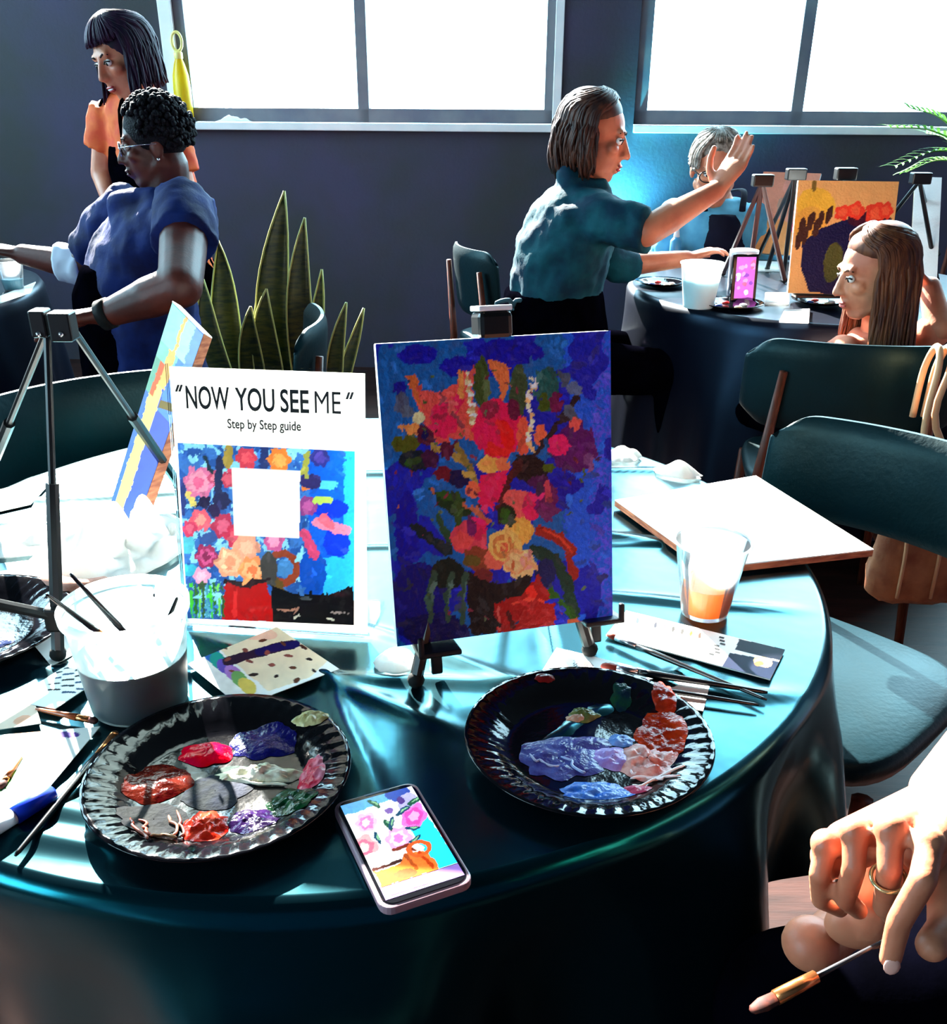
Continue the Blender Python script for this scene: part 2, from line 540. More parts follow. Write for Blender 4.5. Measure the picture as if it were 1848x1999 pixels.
# white ledges and jamb trims
struct(MB().rbox((w1a - .05, WALL_Y - .05, SILL), (w1b + .012, WALL_Y + .02, SILL + .034)).build('trim_1', M_white, bevel=.004))
struct(MB().rbox((w2a, WALL_Y - .05, SILL), (w2b, WALL_Y + .02, SILL + .034)).build('trim_2', M_white, bevel=.004))
struct(MB().rbox((w1b - .022, WALL_Y - .012, SILL + .034), (w1b + .018, WALL_Y + .02, WIN_TOP)).build('trim_3', M_white, bevel=.003))
struct(MB().rbox((w1a - .05, WALL_Y - .012, SILL + .034), (w1a + .012, WALL_Y + .02, WIN_TOP)).build('trim_4', M_white, bevel=.003))
struct(MB().rbox((RX0, RY0 - wt, 0), (RX1, RY0, CEIL)).build('wall_front', M_wall))
def side_window(name, y0, y1, z0, z1):
    e = bpy.data.objects.new(name, None)
    COL.objects.link(e)
    c = room((RX0, (y0 + y1) / 2, z0))
    e.location = c; WLOC[e.name] = np.array(c); e['kind'] = 'structure'
    xa, xb, fw = RX0 - .10, RX0 - .03, .062
    for nm, lo, hi in (('bottom_rail', (y0, z0), (y1, z0 + fw)), ('top_rail', (y0, z1 - fw), (y1, z1)), ('stile', (y0, z0), (y0 + fw, z1)), ('stile', (y1 - fw, z0), (y1, z1)), ('mullion', ((y0 + y1) / 2 - .027, z0), ((y0 + y1) / 2 + .027, z1))):
        MB().rbox((xa, lo[0], lo[1]), (xb, hi[0], hi[1])).build(nm, M_frame, e, bevel=.003)
    for p, q in ((y0, (y0 + y1) / 2), ((y0 + y1) / 2, y1)):
        MB().rbox((RX0 - .068, p + .03, z0 + .03), (RX0 - .062, q - .03, z1 - .03)).build('pane', M_glass, e)
side_window('added_window_5', *LW[0]); side_window('added_window_6', *LW[1])  # both out of view, added for their light from the left
# sky portals in the openings
def portal(name, c, w, h, into):
    d = bpy.data.lights.new(name, 'AREA')
    d.shape = 'RECTANGLE'; d.size = w; d.size_y = h
    d.cycles.is_portal = True
    o = bpy.data.objects.new(name, d)
    COL.objects.link(o)
    o.location = room(c)
    o.rotation_euler = (-Vector(room(into))).to_track_quat('Z', 'Y').to_euler()
for xa, xb, za in ((w1a, w1b, SILL), (w2a, w2b, SILL), (w4a, w4b, w4z)):
    portal('window_portal', ((xa + xb) / 2, WALL_Y + wt + .02, (za + WIN_TOP) / 2), xb - xa, WIN_TOP - za, (0, -1, 0))
for y0, y1, z0, z1 in LW:
    portal('window_portal', (RX0 - .22, (y0 + y1) / 2, (z0 + z1) / 2), y1 - y0, z1 - z0, (1, 0, 0))

# ================================================================== TABLES
M_cloth = mat('black_plastic_cloth', (0.0006, 0.004, 0.007), 0.20, 1.0, tint=(0.0, 0.80, 1.0), bump=0.12, bscale=9.0)
M_cloth.node_tree.nodes['Principled BSDF'].inputs['IOR'].default_value = 1.52
def ridge(d, w): return np.exp(-(d / w) ** 2)
def cloth_h(x, y, cx, cy):
    """creases of the sheet, in metres above the board"""
    X, Yy = x - cx, y - cy
    h = 0.0012 * fnoise(X * 7 + 40, Yy * 7 + 40)
    def crease(px, py, ang, w, a, half=9.0):
        ca, sa = math.cos(math.radians(ang)), math.sin(math.radians(ang))
        dx, dy = X - px, Yy - py
        d = -dx * sa + dy * ca + 0.012 * (fnoise(dx * 6 + px * 40, dy * 6) - .5)
        t = dx * ca + dy * sa
        return a * ridge(d, w) * np.exp(-(t / half) ** 4)
    h = h + crease(0, .30, 3, .012, .0040) + crease(0, .02, 2, .008, .0025) + crease(0, -.30, -3, .011, .003)
    h = h + crease(-.30, .12, 12, .014, .006, .25) + crease(-.36, .20, 8, .012, .005, .25) + crease(-.33, .02, -4, .010, .005, .22)
    h = h + crease(.25, 0, 92, .006, .0018) + crease(-.25, 0, 88, .006, .0018)
    h = h + crease(.16, -.27, -33, .012, .004, .18) + crease(.02, -.31, 150, .012, .004, .16) + crease(.36, -.12, -8, .010, .004, .2)
    h = h + crease(.30, -.36, 40, .012, .004, .14) + crease(.05, -.38, 110, .011, .004, .13) + crease(.30, .08, -14, .012, .005, .18)
    h = h + crease(-.22, -.50, -12, .014, .005, .14) + crease(-.20, -.54, -10, .012, .004, .14) + crease(-.28, -.46, -14, .010, .003, .10)
    return h * 1.1
def round_table(name, cx, cy, R, label, nr, na, drop, seed, creases=True):
    t = thing(name, label, 'table', (cx, cy, 0))
    MB().lathe([(R - .015, TZ - .03), (R - .006, TZ - .026), (R - .004, TZ - .012), (R - .010, TZ - .006)], 64, (cx, cy, 0), (True, True)).build(
        'table_top', mat('dark_laminate', 0x1a1410, 0.5), t)
    MB().lathe([(.045, .04), (.045, TZ - .03)], 20, (cx, cy, 0), (True, True)).build('pedestal', mat('black_metal', 0x0a0a0c, 0.35, 0.5), t, smooth=False)
    for k in range(4):
        a = PI / 4 + k * PI / 2
        MB().obox(A3(cx, cy, 0) + A3(-math.sin(a), math.cos(a), 0) * -.03, A3(math.cos(a), math.sin(a), 0) * .36,
                  A3(-math.sin(a), math.cos(a), 0) * .06, (0, 0, .045)).build('foot', mat('black_metal'), t, bevel=.006)
    an = np.linspace(0, 2 * PI, na, endpoint=False)
    rows = []
    for r in np.linspace(0.004, R - .006, nr):
        x, y = cx + r * np.cos(an), cy + r * np.sin(an)
        h = cloth_h(x, y, cx, cy) if creases else 0.002 * fnoise(x * 9, y * 9)
        rows.append(np.stack([x, y, TZ + .0006 + h * min(1, (R - r) / .05 + .15)], -1))
    for q in np.linspace(0.04, 1, 16):
        z = TZ - .004 - (drop) * q ** 1.15
        fold = (0.012 + .05 * q) * np.sin(an * 11 + seed + 2.0 * np.sin(an * 2 + seed)) + .015 * q * np.sin(an * 23 + seed * 2)
        rr = R + .004 + .03 * q + fold * min(1, q * 2.2) * 0.55
        rows.append(np.stack([cx + rr * np.cos(an), cy + rr * np.sin(an), np.full_like(an, z) + .012 * q * np.sin(an * 7)], -1))
    c = MB().surf(np.array(rows), closed=True)
    return t, c
TC = (-0.171, 1.141)
tab, c = round_table('round_table', TC[0], TC[1], .612, 'round table in the foreground under the creased black plastic cloth', 200, 420, .235, .6)
tag(c.build('tablecloth', M_cloth, smooth=True), 'black shiny plastic cloth with fold creases over the foreground table', 'tablecloth')
M_cloth2 = mat('dull_black_cloth', (0.002, 0.0025, 0.007), 0.34, 0.3, tint=(0.3, 0.6, 1.0), bump=0.12, bscale=9.0)
T2 = (1.12, 3.20)
tab2, c = round_table('round_table', T2[0], T2[1], .61, 'round table by the window carrying the orange canvas and white cup', 40, 240, .62, 2.0, False)
tag(c.build('tablecloth', M_cloth2, smooth=True), 'black plastic cloth on the table carrying the orange canvas', 'tablecloth')
T1 = (-2.02, 3.05)
tab1, c = round_table('round_table', T1[0], T1[1], .61, 'round table at the left edge beside the person with glasses', 40, 240, .62, 4.0, False)
tag(c.build('tablecloth', M_cloth2, smooth=True), 'black plastic cloth on the table at the left edge', 'tablecloth')
# ================================================================== THINGS ON THE FOREGROUND TABLE
Z0 = TZ + 0.0035          # the cloth's surface
M_blk = mat('black_metal', 0x0a0a0c, 0.35, 0.5)
M_paper = mat('white_paper', 0xf6f6f2, 0.7, 0.3, col2=0xeaeae6, scale=30, transl=0.25)
M_ink = mat('black_ink', 0x06060a, 0.6, 0.3)
M_card_white = mat('white_primed_board', 0xf8f8f6, 0.7, 0.2, col2=0xf0f0ee, scale=40)
M_woodedge = mat('raw_wood_edge', 0xb87858, 0.7, 0.2, col2=0x8a5240, scale=40, stretch=(1, 1, 6))

# ---- painted canvas on the black table easel
zb = .80
cbl, cbr = T(775, 1262, zb), T(1195, 1205, zb)
ce = unit(cbr - cbl)
cw = unit(A3(-0.049, 0.184, 0.982)); cw = unit(cw - ce * np.dot(cw, ce))
cn = np.cross(ce, cw)                       # towards the viewer
CH = .298
ctl, ctr = cbl + cw * CH, cbr + cw * CH
canv = thing('painted_canvas', 'canvas with red and orange flower bouquet on deep blue, on the black easel', 'painting', (cbl + cbr) / 2)
MB().obox(cbl - cn * .012, cbr - cbl, cw * CH, cn * .0118).build('canvas_panel', M_card_white, canv, bevel=.0015)
Z3 = lambda x, y: (700 + x / 2.939, 620 + y / 2.939)
P = Print([(50, 172), (1445, 90), (1455, 1690), (205, 1895)], 190, 240, warp=16, seed=2)
P.fill(0x004a8a)
P.put(P.x > 1150 + 60 * P.j, 0x0a46b4)
P.put((P.x > 1330) & (P.j > .52), 0x3c3cb4)
P.put(fnoise(P.x0 / 190, P.y0 / 260) > .56, 0x04108c)
for a in [(300, 230, 130, 60, 0x000080), (850, 215, 210, 75, 0x000080), (560, 300, 120, 60, 0x000084), (250, 1250, 70, 230, 0x00007c),
          (330, 1650, 170, 230, 0x000058), (430, 1800, 200, 100, 0x00003c), (1190, 960, 90, 60, 0x000080), (200, 430, 40, 50, 0x000070)]:
    P.ell(*a)
for a in [(690, 390, 46, 150, 0x2c3c10), (720, 430, 20, 90, 0x4a5830), (910, 430, 52, 150, 0x2c3c20), (1080, 430, 62, 130, 0x0c4440), (1060, 500, 30, 60, 0x304000),
          (215, 510, 42, 62, 0x3c4258), (250, 560, 40, 40, 0x485060), (1180, 370, 30, 46, 0x3a4458), (1130, 500, 40, 60, 0x500030)]:
    P.ell(*a)
P.poly([(230, 350), (320, 430), (420, 455), (540, 400), (560, 310), (640, 330), (645, 640), (610, 690), (530, 720), (420, 745), (340, 600), (265, 430)], 0xbc4038)
P.poly([(230, 345), (300, 350), (310, 430), (345, 560), (300, 500)], 0xb05020)
P.ell(470, 600, 80, 110, 0xbc0840); P.ell(545, 520, 34, 70, 0xb80840, 20)
P.line([(450, 480), (580, 640)], 26, 0x7c3038); P.line([(420, 460), (540, 560)], 16, 0xc84848)
P.line([(560, 330), (570, 470)], 30, 0xd87838)
P.poly([(175, 650), (320, 620), (335, 705), (240, 690)], 0xd07838); P.ell(312, 600, 34, 40, 0xb8b484)
P.ell(240, 745, 84, 52, 0x404400); P.ell(300, 840, 95, 62, 0x02101c); P.ell(280, 860, 40, 24, 0x1c4000)
P.ell(355, 700, 54, 62, 0x400020); P.ell(360, 700, 26, 32, 0x02003c)
P.line([(400, 760), (520, 800), (620, 860), (660, 960)], 40, 0x8a7030); P.line([(540, 740), (640, 900)], 34, 0x6c5820)
P.ell(485, 775, 46, 50, 0x400020); P.ell(390, 830, 52, 52, 0x300028); P.ell(470, 915, 60, 40, 0x580014); P.ell(560, 940, 60, 50, 0x020034)
P.poly([(730, 260), (860, 290), (850, 380), (832, 490), (800, 490), (790, 380), (740, 310)], 0xc06030)
P.ell(640, 620, 40, 110, 0xb84830)
P.ell(785, 655, 148, 168, 0xc00440); P.ell(740, 545, 60, 50, 0x7c1030); P.ell(880, 540, 34, 60, 0x500028)
P.ell(838, 680, 42, 90, 0xd00404, -20); P.ell(800, 780, 90, 26, 0xe01010)
P.ell(935, 690, 34, 110, 0xc04830); P.ell(1040, 690, 40, 60, 0xc05434)
P.ell(740, 855, 70, 48, 0xe09040); P.ell(820, 850, 40, 40, 0xd06038)
for k in range(16):
    t = k / 15
    P.ell(605 + 35 * t + 8 * math.sin(k * 2), 330 + 290 * t, 18, 13, (0xc8b890, 0xe8e0c0, 0xa88858)[k % 3])
    P.ell(980 + 14 * math.sin(k * .9), 365 + 400 * t, 16, 14, (0xe0d0a0, 0xf0e8cc, 0xc89860)[k % 3])
P.poly([(1080, 720), (1180, 640), (1250, 590), (1340, 640), (1372, 780), (1350, 860), (1230, 902), (1130, 860)], 0x44004c)
P.ell(1140, 740, 62, 62, 0xbc0850); P.ell(1240, 625, 36, 46, 0xcc4840); P.ell(1320, 820, 30, 40, 0x5c3060)
P.poly([(900, 800), (1000, 790), (1095, 860), (1080, 935), (960, 965), (870, 900)], 0x0c0004)
P.line([(1000, 800), (1120, 640), (1250, 470)], 30, 0x1c0c14); P.ell(1235, 420, 40, 36, 0x485878); P.ell(1205, 560, 34, 50, 0x404858)
P.line([(900, 850), (850, 960), (800, 1090)], 44, 0x400408); P.ell(1090, 870, 36, 30, 0x3c4c00)
P.poly([(690, 920), (830, 885), (845, 960), (790, 1060), (740, 1135), (680, 1080), (668, 1000)], 0xc00840); P.ell(640, 1000, 38, 54, 0xbc5434)
P.poly([(370, 1000), (600, 1050), (650, 1150), (560, 1160), (440, 1095)], 0x082408); P.ell(480, 1040, 60, 26, 0x1c4008, 20); P.line([(560, 1040), (560, 1200)], 50, 0x243c10)
P.line([(600, 1080), (740, 1180)], 28, 0xa05030)
P.ell(910, 1085, 104, 92, 0xbc4844); P.ell(985, 1090, 50, 82, 0xc00c48); P.ell(1075, 1060, 66, 110, 0x500040); P.ell(1020, 950, 60, 40, 0x380038); P.ell(1080, 1000, 20, 60, 0x9c3040)
P.line([(820, 1080), (800, 1180)], 30, 0x200408); P.ell(842, 1145, 52, 58, 0x0c1804); P.ell(835, 1135, 28, 36, 0x1c4400)
P.line([(300, 1220), (500, 1350)], 60, 0x041418); P.line([(440, 1160), (510, 1300)], 40, 0x1c3c20); P.ell(500, 1480, 100, 90, 0x041008)
P.ell(620, 1275, 108, 92, 0xb43040); P.ell(650, 1215, 42, 52, 0x600848); P.ell(580, 1295, 60, 46, 0xe03c3c); P.ell(700, 1210, 36, 46, 0xbc0840)
P.ell(690, 1390, 100, 70, 0x743018); P.ell(700, 1490, 64, 50, 0x601818); P.ell(640, 1400, 50, 34, 0x504010)
P.ell(770, 1390, 62, 62, 0xcc5440)
P.ell(925, 1225, 76, 78, 0xd88c38); P.ell(835, 1310, 96, 92, 0xe09c50); P.ring(825, 1315, 50, 11, 0xb06830); P.ell(830, 1320, 22, 34, 0xb85030)
P.ell(920, 1415, 92, 86, 0xe0a068); P.ell(960, 1400, 34, 50, 0xd88070); P.line([(880, 1400), (870, 1460)], 18, 0xa85028); P.ring(900, 1400, 60, 7, 0xc08050)
P.poly([(620, 1460), (760, 1530), (900, 1500), (1000, 1460), (980, 1570), (790, 1650), (795, 1800), (640, 1815), (615, 1640)], 0x080002)
for x in (400, 505, 590):
    P.line([(x + 20, 1480), (x - 10, 1600), (x, 1740)], 34, 0x243c2c); P.line([(x + 22, 1520), (x + 4, 1640)], 12, 0x40584c)
P.line([(1040, 1225), (1150, 1260), (1215, 1330), (1232, 1460)], 62, 0x7c1408); P.line([(1060, 1215), (1170, 1265), (1225, 1340)], 16, 0xb03018)
P.line([(1010, 1330), (1120, 1380), (1190, 1500), (1240, 1690)], 66, 0x04281c); P.line([(1100, 1560), (1180, 1640), (1230, 1690)], 44, 0x1c4800); P.ell(1070, 1460, 60, 80, 0x000c40)
P.poly([(768, 1640), (930, 1585), (1030, 1470), (1125, 1640), (1132, 1745), (798, 1802)], 0x880000)
P.line([(800, 1650), (810, 1780)], 22, 0xa84038); P.ell(990, 1570, 34, 40, 0xcc1c10); P.line([(850, 1680), (880, 1760)], 18, 0x400000); P.line([(880, 1640), (1000, 1600), (1080, 1620)], 14, 0xc43828)
P.ell(1245, 1725, 42, 26, 0x9c4424)
for k in range(70):   # broken dabs of the brush
    x, y = rnd.uniform(180, 1300), rnd.uniform(300, 1750)
    P.ell(x, y, rnd.uniform(6, 20), rnd.uniform(5, 12), rnd.choice([0x3c4c20, 0x6c2030, 0xa05030, 0x202848, 0x4c1020, 0x485838]), rnd.uniform(0, 180))
P.dabs(420, 14, 46, 3)
P.c = np.minimum(P.c * 1.8, .95)
P.sheet('painted_face', ctl, ctr, cbr, cbl, print_mat('acrylic_paint', .55, .3, bump=.25, bscale=160), canv, .0006)
# easel
eas = thing('table_easel', 'black folding metal easel carrying the flower canvas', 'easel', A3(0.03, .90, TZ))
hd = (ctl + ctr) / 2 + cw * .014 - cn * .020
fl, fr = T(812, 1338, Z0), T(1150, 1278, Z0)
rear = A3(hd[0] + .03, hd[1] + .13, Z0)
def leg(p, q, par, name='leg', r=.0068):
    o = MB().tube([p, q], [r * .85, r], 8).build(name, M_blk, par)
    MB().ball(q, r * 1.35, 10, 6).build('rubber_foot', mat('black_rubber', 0x060606, .8, .3), par, smooth=True)
    return o
leg(hd, fl + (0, 0, .007), eas); leg(hd, fr + (0, 0, .007), eas); leg(hd - cn * .01, rear + (0, 0, .007), eas)
MB().obox(hd - ce * .017 - cw * .016 - cn * .012, ce * .034, cw * .026, cn * .034).build('head_clamp', M_blk, eas, bevel=.005)
MB().obox(hd - ce * .0165 + cw * .0105 - cn * .012, ce * .033, cw * .005, cn * .034).build('clamp_highlight', mat('white_plastic', 0xe8ecf4, .35), eas, bevel=.001)  # white strip stands in for the highlight on top of the clamp
for sx, (px, py) in ((-1, (850, 1268)), (1, (1165, 1208))):
    q = T(px, py, zb - .006)
    MB().obox(q - ce * .022 - cn * .02, ce * .044, cw * .006, cn * .045).build('ledge', M_blk, eas, bevel=.002)
    MB().obox(q + ce * (.016 if sx > 0 else -.022) + cn * .019, ce * .006, cw * .022, cn * .006).build('ledge_hook', M_blk, eas, bevel=.002)
    MB().obox(q - ce * .004 - cn * .02 - cw * .03, ce * .012, cw * .03, cn * .014).build('ledge_stem', M_blk, eas, bevel=.002)
MB().tube([lerp(hd, fr, .58) + ce * .012 - cn * .004, lerp(hd, fr, .58) + ce * .052 - cn * .004], .005, 8).build('lock_knob', M_blk, eas)

# ---- poster in a clear sign holder
pbl, pbr = T(365, 1215, Z0 + .004), T(717, 1238, Z0 + .004)
pe = unit(pbr - pbl)
pw = unit(A3(.019, .155, .988)); pw = unit(pw - pe * np.dot(pw, pe)); pn = np.cross(pe, pw)
PH = .288
ptl, ptr = pbl + pw * PH, pbr + pw * PH
sign = thing('sign_holder', 'clear sign holder with the white step by step guide poster', 'sign', (pbl + pbr) / 2 - (0, 0, .004))
M_acr = clear_mat('clear_acrylic', (.97, .99, 1.0), .10)
MB().obox(pbl - pe * .003 + pn * .0012 - pw * .003, (pbr - pbl) + pe * .006, pw * (PH + .006), pn * .0014).build('front_sheet', M_acr, sign)
MB().obox(pbl - pe * .003 - pn * .0030 - pw * .003, (pbr - pbl) + pe * .006, pw * (PH + .006), pn * .0014).build('back_sheet', M_acr, sign)
back = unit(A3(-pe[1], pe[0], 0))
MB().obox(pbl - pe * .003 - (0, 0, .004), (pbr - pbl) + pe * .006, back * .085, (0, 0, .0025)).build('base_sheet', M_acr, sign)
paper = MB().obox(pbl - pn * .0008, pbr - pbl, pw * PH, pn * .0008).build('poster_paper', mat('poster_paper_stock', 0xfffbf4, .6, .2, transl=.30), sign)
P = Print([(165, 655), (1360, 720), (1355, 1865), (230, 1820)], 170, 170, warp=14, seed=5)
P.fill(0x3c78c8)
P.put(fnoise(P.x0 / 60, P.y0 / 60) > .52, 0x2458a8); P.put(fnoise(P.x0 / 45 + 9, P.y0 / 45) > .62, 0x90d4f4)
P.put(P.x > 1060, 0x0860d8); P.put(P.x > 1290, 0x2cb4f8); P.put((P.x > 1150) & (P.y > 1420), 0x2cb8fc)
for a in [(1200, 1100, 120, 64, 0x0434d0), (1240, 1320, 90, 100, 0x0434d0), (1080, 1520, 90, 160, 0x0450c0), (1180, 940, 70, 30, 0x58c8f8), (240, 1500, 60, 40, 0x40b8d8), (230, 1330, 50, 60, 0x58c0d8)]: P.ell(*a)
for x, y, r, c in [(310, 920, 118, (0xd878a8, 0xf0a0c0, 0xe06898)), (430, 890, 60, (0xc85078, 0xe08098)), (640, 760, 76, (0xd04058, 0xe86070)), (860, 775, 84, (0xf08838, 0xf8b060)), (1130, 765, 66, (0x303088, 0x5040a0)),
                   (1050, 1080, 72, (0x98408c, 0xc060a8)), (480, 1210, 92, (0xbc2c58, 0xd86088)), (560, 1280, 80, (0xc83058, 0xe06078)), (820, 1310, 76, (0xd060a0, 0xf0a0c8)), (320, 1170, 80, (0xe86078, 0xf8a098)), (245, 1225, 56, (0xd03c68, 0xe06888)),
                   (640, 1350, 96, (0xf0a890, 0xf8c0a8)), (520, 1450, 108, (0xf0a888, 0xf8c0a0, 0xf0a080)), (675, 1505, 98, (0xf09860, 0xf8b888, 0xe88050)), (360, 1410, 84, (0xa82860, 0xd85898, 0x902058)), (330, 1540, 60, (0xf0a8d0, 0xf8c8e0)), (520, 900, 60, (0xc03858, 0xd86078))]:
    P.flower(x, y, r, c)
for pts, w, c in [([(460, 770), (440, 1000)], 50, 0x242c5c), ([(350, 750), (400, 850)], 26, 0x203848), ([(520, 700), (515, 800)], 60, 0xa89040), ([(760, 700), (755, 810)], 60, 0x283878), ([(1050, 740), (1025, 860)], 44, 0xa8a848), ([(200, 940), (200, 1120)], 44, 0x283880),
                  ([(240, 990), (280, 1070)], 40, 0xe0d078), ([(1100, 1040), (1200, 1040)], 44, 0xb8d860), ([(1060, 950), (1030, 960)], 40, 0xe88030), ([(1120, 1190), (1300, 1240)], 70, 0xf088a8), ([(1150, 1160), (1200, 1210)], 60, 0xf06880), ([(1030, 1260), (1095, 1400)], 66, 0xd04878)]:
    P.line(pts, w, c)
for a in [(350, 1050, 46, 42, 0x201444), (470, 1040, 60, 56, 0x242454), (420, 1105, 44, 44, 0x2c1850), (1070, 920, 72, 46, 0x302868), (380, 1290, 60, 40, 0x3858a0)]: P.ell(*a)
P.ring(880, 1490, 96, 26, 0x9c4428); P.ell(900, 1490, 54, 60, 0x4888c8); P.ell(790, 1500, 56, 120, 0x484444); P.line([(850, 1600), (900, 1680)], 60, 0x685020)
P.poly([(495, 1590), (785, 1580), (822, 1840), (465, 1830)], 0xb80404); P.line([(495, 1575), (640, 1600), (785, 1565)], 34, 0x281018); P.line([(560, 1640), (555, 1800)], 30, 0xd82828)
for k in range(9):
    x = 255 + k * 27
    P.line([(x, 1590 + 10 * (k % 3)), (x + 8, 1810)], 18, (0x48c838, 0x287020, 0x80d860, 0x386030, 0x50a0c0)[k % 5])
P.poly([(800, 1600), (960, 1660), (1180, 1670), (1345, 1605), (1358, 1720), (1362, 1880), (820, 1850)], 0x060006, raw=True)
P.line([(850, 1770), (975, 1768)], 14, 0xb08070); P.line([(1205, 1788), (1325, 1788)], 12, 0xa09090)
P.line([(960, 1820), (1000, 1800)], 16, 0xd0d0c8); P.line([(1175, 1815), (1215, 1835)], 16, 0xd0d0c8); P.ell(1040, 1690, 44, 12, 0x485058)
P.dabs(380, 10, 34, 5, .7, 1.35)
P.poly([(540, 825), (1000, 845), (995, 1295), (555, 1270)], 0xffffff, jit=0, raw=True)   # label square left blank
Hs = homography([(110, 152), (1425, 212), (1445, 1925), (225, 1848)])
def on_poster(x, y):
    q = Hs @ A3(x, y, 1); u, v = q[0] / q[2], q[1] / q[2]
    return pbl + (pbr - pbl) * u + pw * PH * v
P.c = P.c * A3(1, .97, .93)
P.sheet('printed_picture', on_poster(165, 655), on_poster(1360, 720), on_poster(1355, 1865), on_poster(230, 1820), print_mat('poster_print', .5, .3, transl=.25), sign, .0004)
def on_line(x, y, x2, y2):
    a, b_ = on_poster(x, y), on_poster(x2, y2)
    return a, unit(b_ - a), np.linalg.norm(b_ - a)
def fit_text(body, x, y, x2, y2, hgt, name='lettering', shear=0.0, bold=0.0):
    o, ex, wdt = on_line(x, y, x2, y2)
    ey = unit(pw - ex * np.dot(pw, ex))
    ob = text_mesh(name, body, hgt / .72, o, ex, ey, M_ink, sign, 1.0, .0004, shear, bold=bold)
    me = ob.data
    xs = [np.dot(np.array(v.co) + WLOC[ob.name] - o, ex) for v in me.vertices]
    k = wdt / (max(xs) - min(xs)); x0 = min(xs)
    for v in me.vertices:
        q = np.array(v.co) + WLOC[ob.name]
        d = np.dot(q - o, ex)
        v.co = q + ex * ((d - x0) * k - d) - WLOC[ob.name]
    return ob
hcap = np.linalg.norm(on_poster(230, 425) - on_poster(230, 275))
for wtxt, xa, xb in (('NOW', 228, 522), ('YOU', 560, 825), ('SEE', 862, 1055), ('ME', 1093, 1268)):
    f = lambda x: 425 + (x - 230) * (475 - 425) / (1268 - 230)
    fit_text(wtxt, xa, f(xa), xb, f(xb), hcap, bold=(0 if wtxt == 'ME' else .0006))
for qx, qy in ((150, 318), (172, 318), (1298, 378), (1322, 378)):
    o1, o2 = on_poster(qx, qy), on_poster(qx + 16, qy - 46)
    MB().obox(o1 + pn * .0004, pe * .0026, o2 - o1, pn * .0002).build('quote_mark', M_ink, sign)
fit_text('Step by Step guide', 505, 560, 1000, 582, hcap * .42, bold=.0003)

# ---- blank white board lying over the table's edge
zbd = TZ + .016
q4 = [T(1200, 975, zbd), T(1475, 928, zbd), T(1705, 1072, zbd), T(1385, 1108, zbd)]
bd = thing('blank_board', 'blank white painting board lying flat over the table edge', 'board', A3(*np.mean(q4, 0)[:2], TZ + .004))
MB().prism([p - (0, 0, .0105) for p in q4[::-1]], (0, 0, .0085)).build('wood_core', M_woodedge, bd)
MB().prism([p - (0, 0, .0019) for p in q4[::-1]], (0, 0, .0018)).build('primed_face', M_card_white, bd)

# ---- clear cup with orange drink
M_cup = clear_mat('clear_cup_plastic', (.96, .98, 1.0), .18, .05, .06)
cc = T(1374, 1196, Z0)
cup = thing('drink_cup', 'clear plastic cup with orange drink near the white board', 'cup', cc)
hc = .093
MB().lathe([(.0, .001), (.027, .001), (.0275, .004), (.0415, hc - .003), (.0430, hc - .002), (.0432, hc), (.0422, hc), (.0408, hc - .003), (.0268, .005)], 40, cc).build('cup_body', M_cup, cup, smooth=True)
M_juice = mat('orange_juice', (1.0, .38, .03), .25, .5, col2=(1.0, .30, .015), scale=30, transl=.6)
MB().lathe([(0, .0055), (.0262, .0055), (.0318, .040), (.0316, .0405), (0, .0405)], 32, cc).build('orange_drink', M_juice, cup, smooth=False)
MB().lathe([(.0419, hc - .002), (.0442, hc - .001), (.0446, hc + .001), (.0434, hc + .0022), (.0419, hc + .001)], 40, cc).build('cup_rim', clear_mat('cup_rim_plastic', (.9, .95, 1), .3, .1, .35), cup, smooth=True)

# ---- quart tub of rinse water
bc = T(275, 1372, Z0)
tub = thing('water_tub', 'white translucent tub of rinse water with three brushes in it', 'tub', bc)
hb = float(Y(247, 1175, bc[1])[2] - bc[2])
M_tub = clear_mat('frosted_tub_plastic', (.92, .98, 1.0), .2, .25, .55, (.62, .82, .85), .93)
rt = .0600
MB().lathe([(0, .001), (.043, .001), (.046, .004), (rt - .004, hb - .012), (rt - .0035, hb - .002)], 48, bc).build('tub_wall', M_tub, tub, smooth=True)
MB().lathe([(rt - .0045, hb - .010), (rt, hb - .010), (rt + .0006, hb - .002), (rt - .001, hb), (rt - .0045, hb - .001)], 48, bc).build('tub_rim', mat('tub_rim_plastic', 0xf0f8f8, .35, .5, transl=.3), tub, smooth=True)
M_murk = mat('murky_water', (.012, .014, .018), .06, .6, col2=(.03, .01, .03), scale=25)
MB().lathe([(0, .003), (.0425, .003), (.0515, hb * .52), (0, hb * .52)], 40, bc).build('rinse_water', M_murk, tub, smooth=False)
for k in range(9):
    a, zz = rnd.uniform(-.2, 1.6), rnd.uniform(hb * .6, hb * .93)
    rr = .046 + (rt - .05) * zz / hb - .0012
    MB().ball(bc + (rr * math.cos(a), rr * math.sin(a), zz), (.0012, .0022, .0022), 8, 5).build('paint_speck', mat('dried_paint', 0x201828, .5), tub)

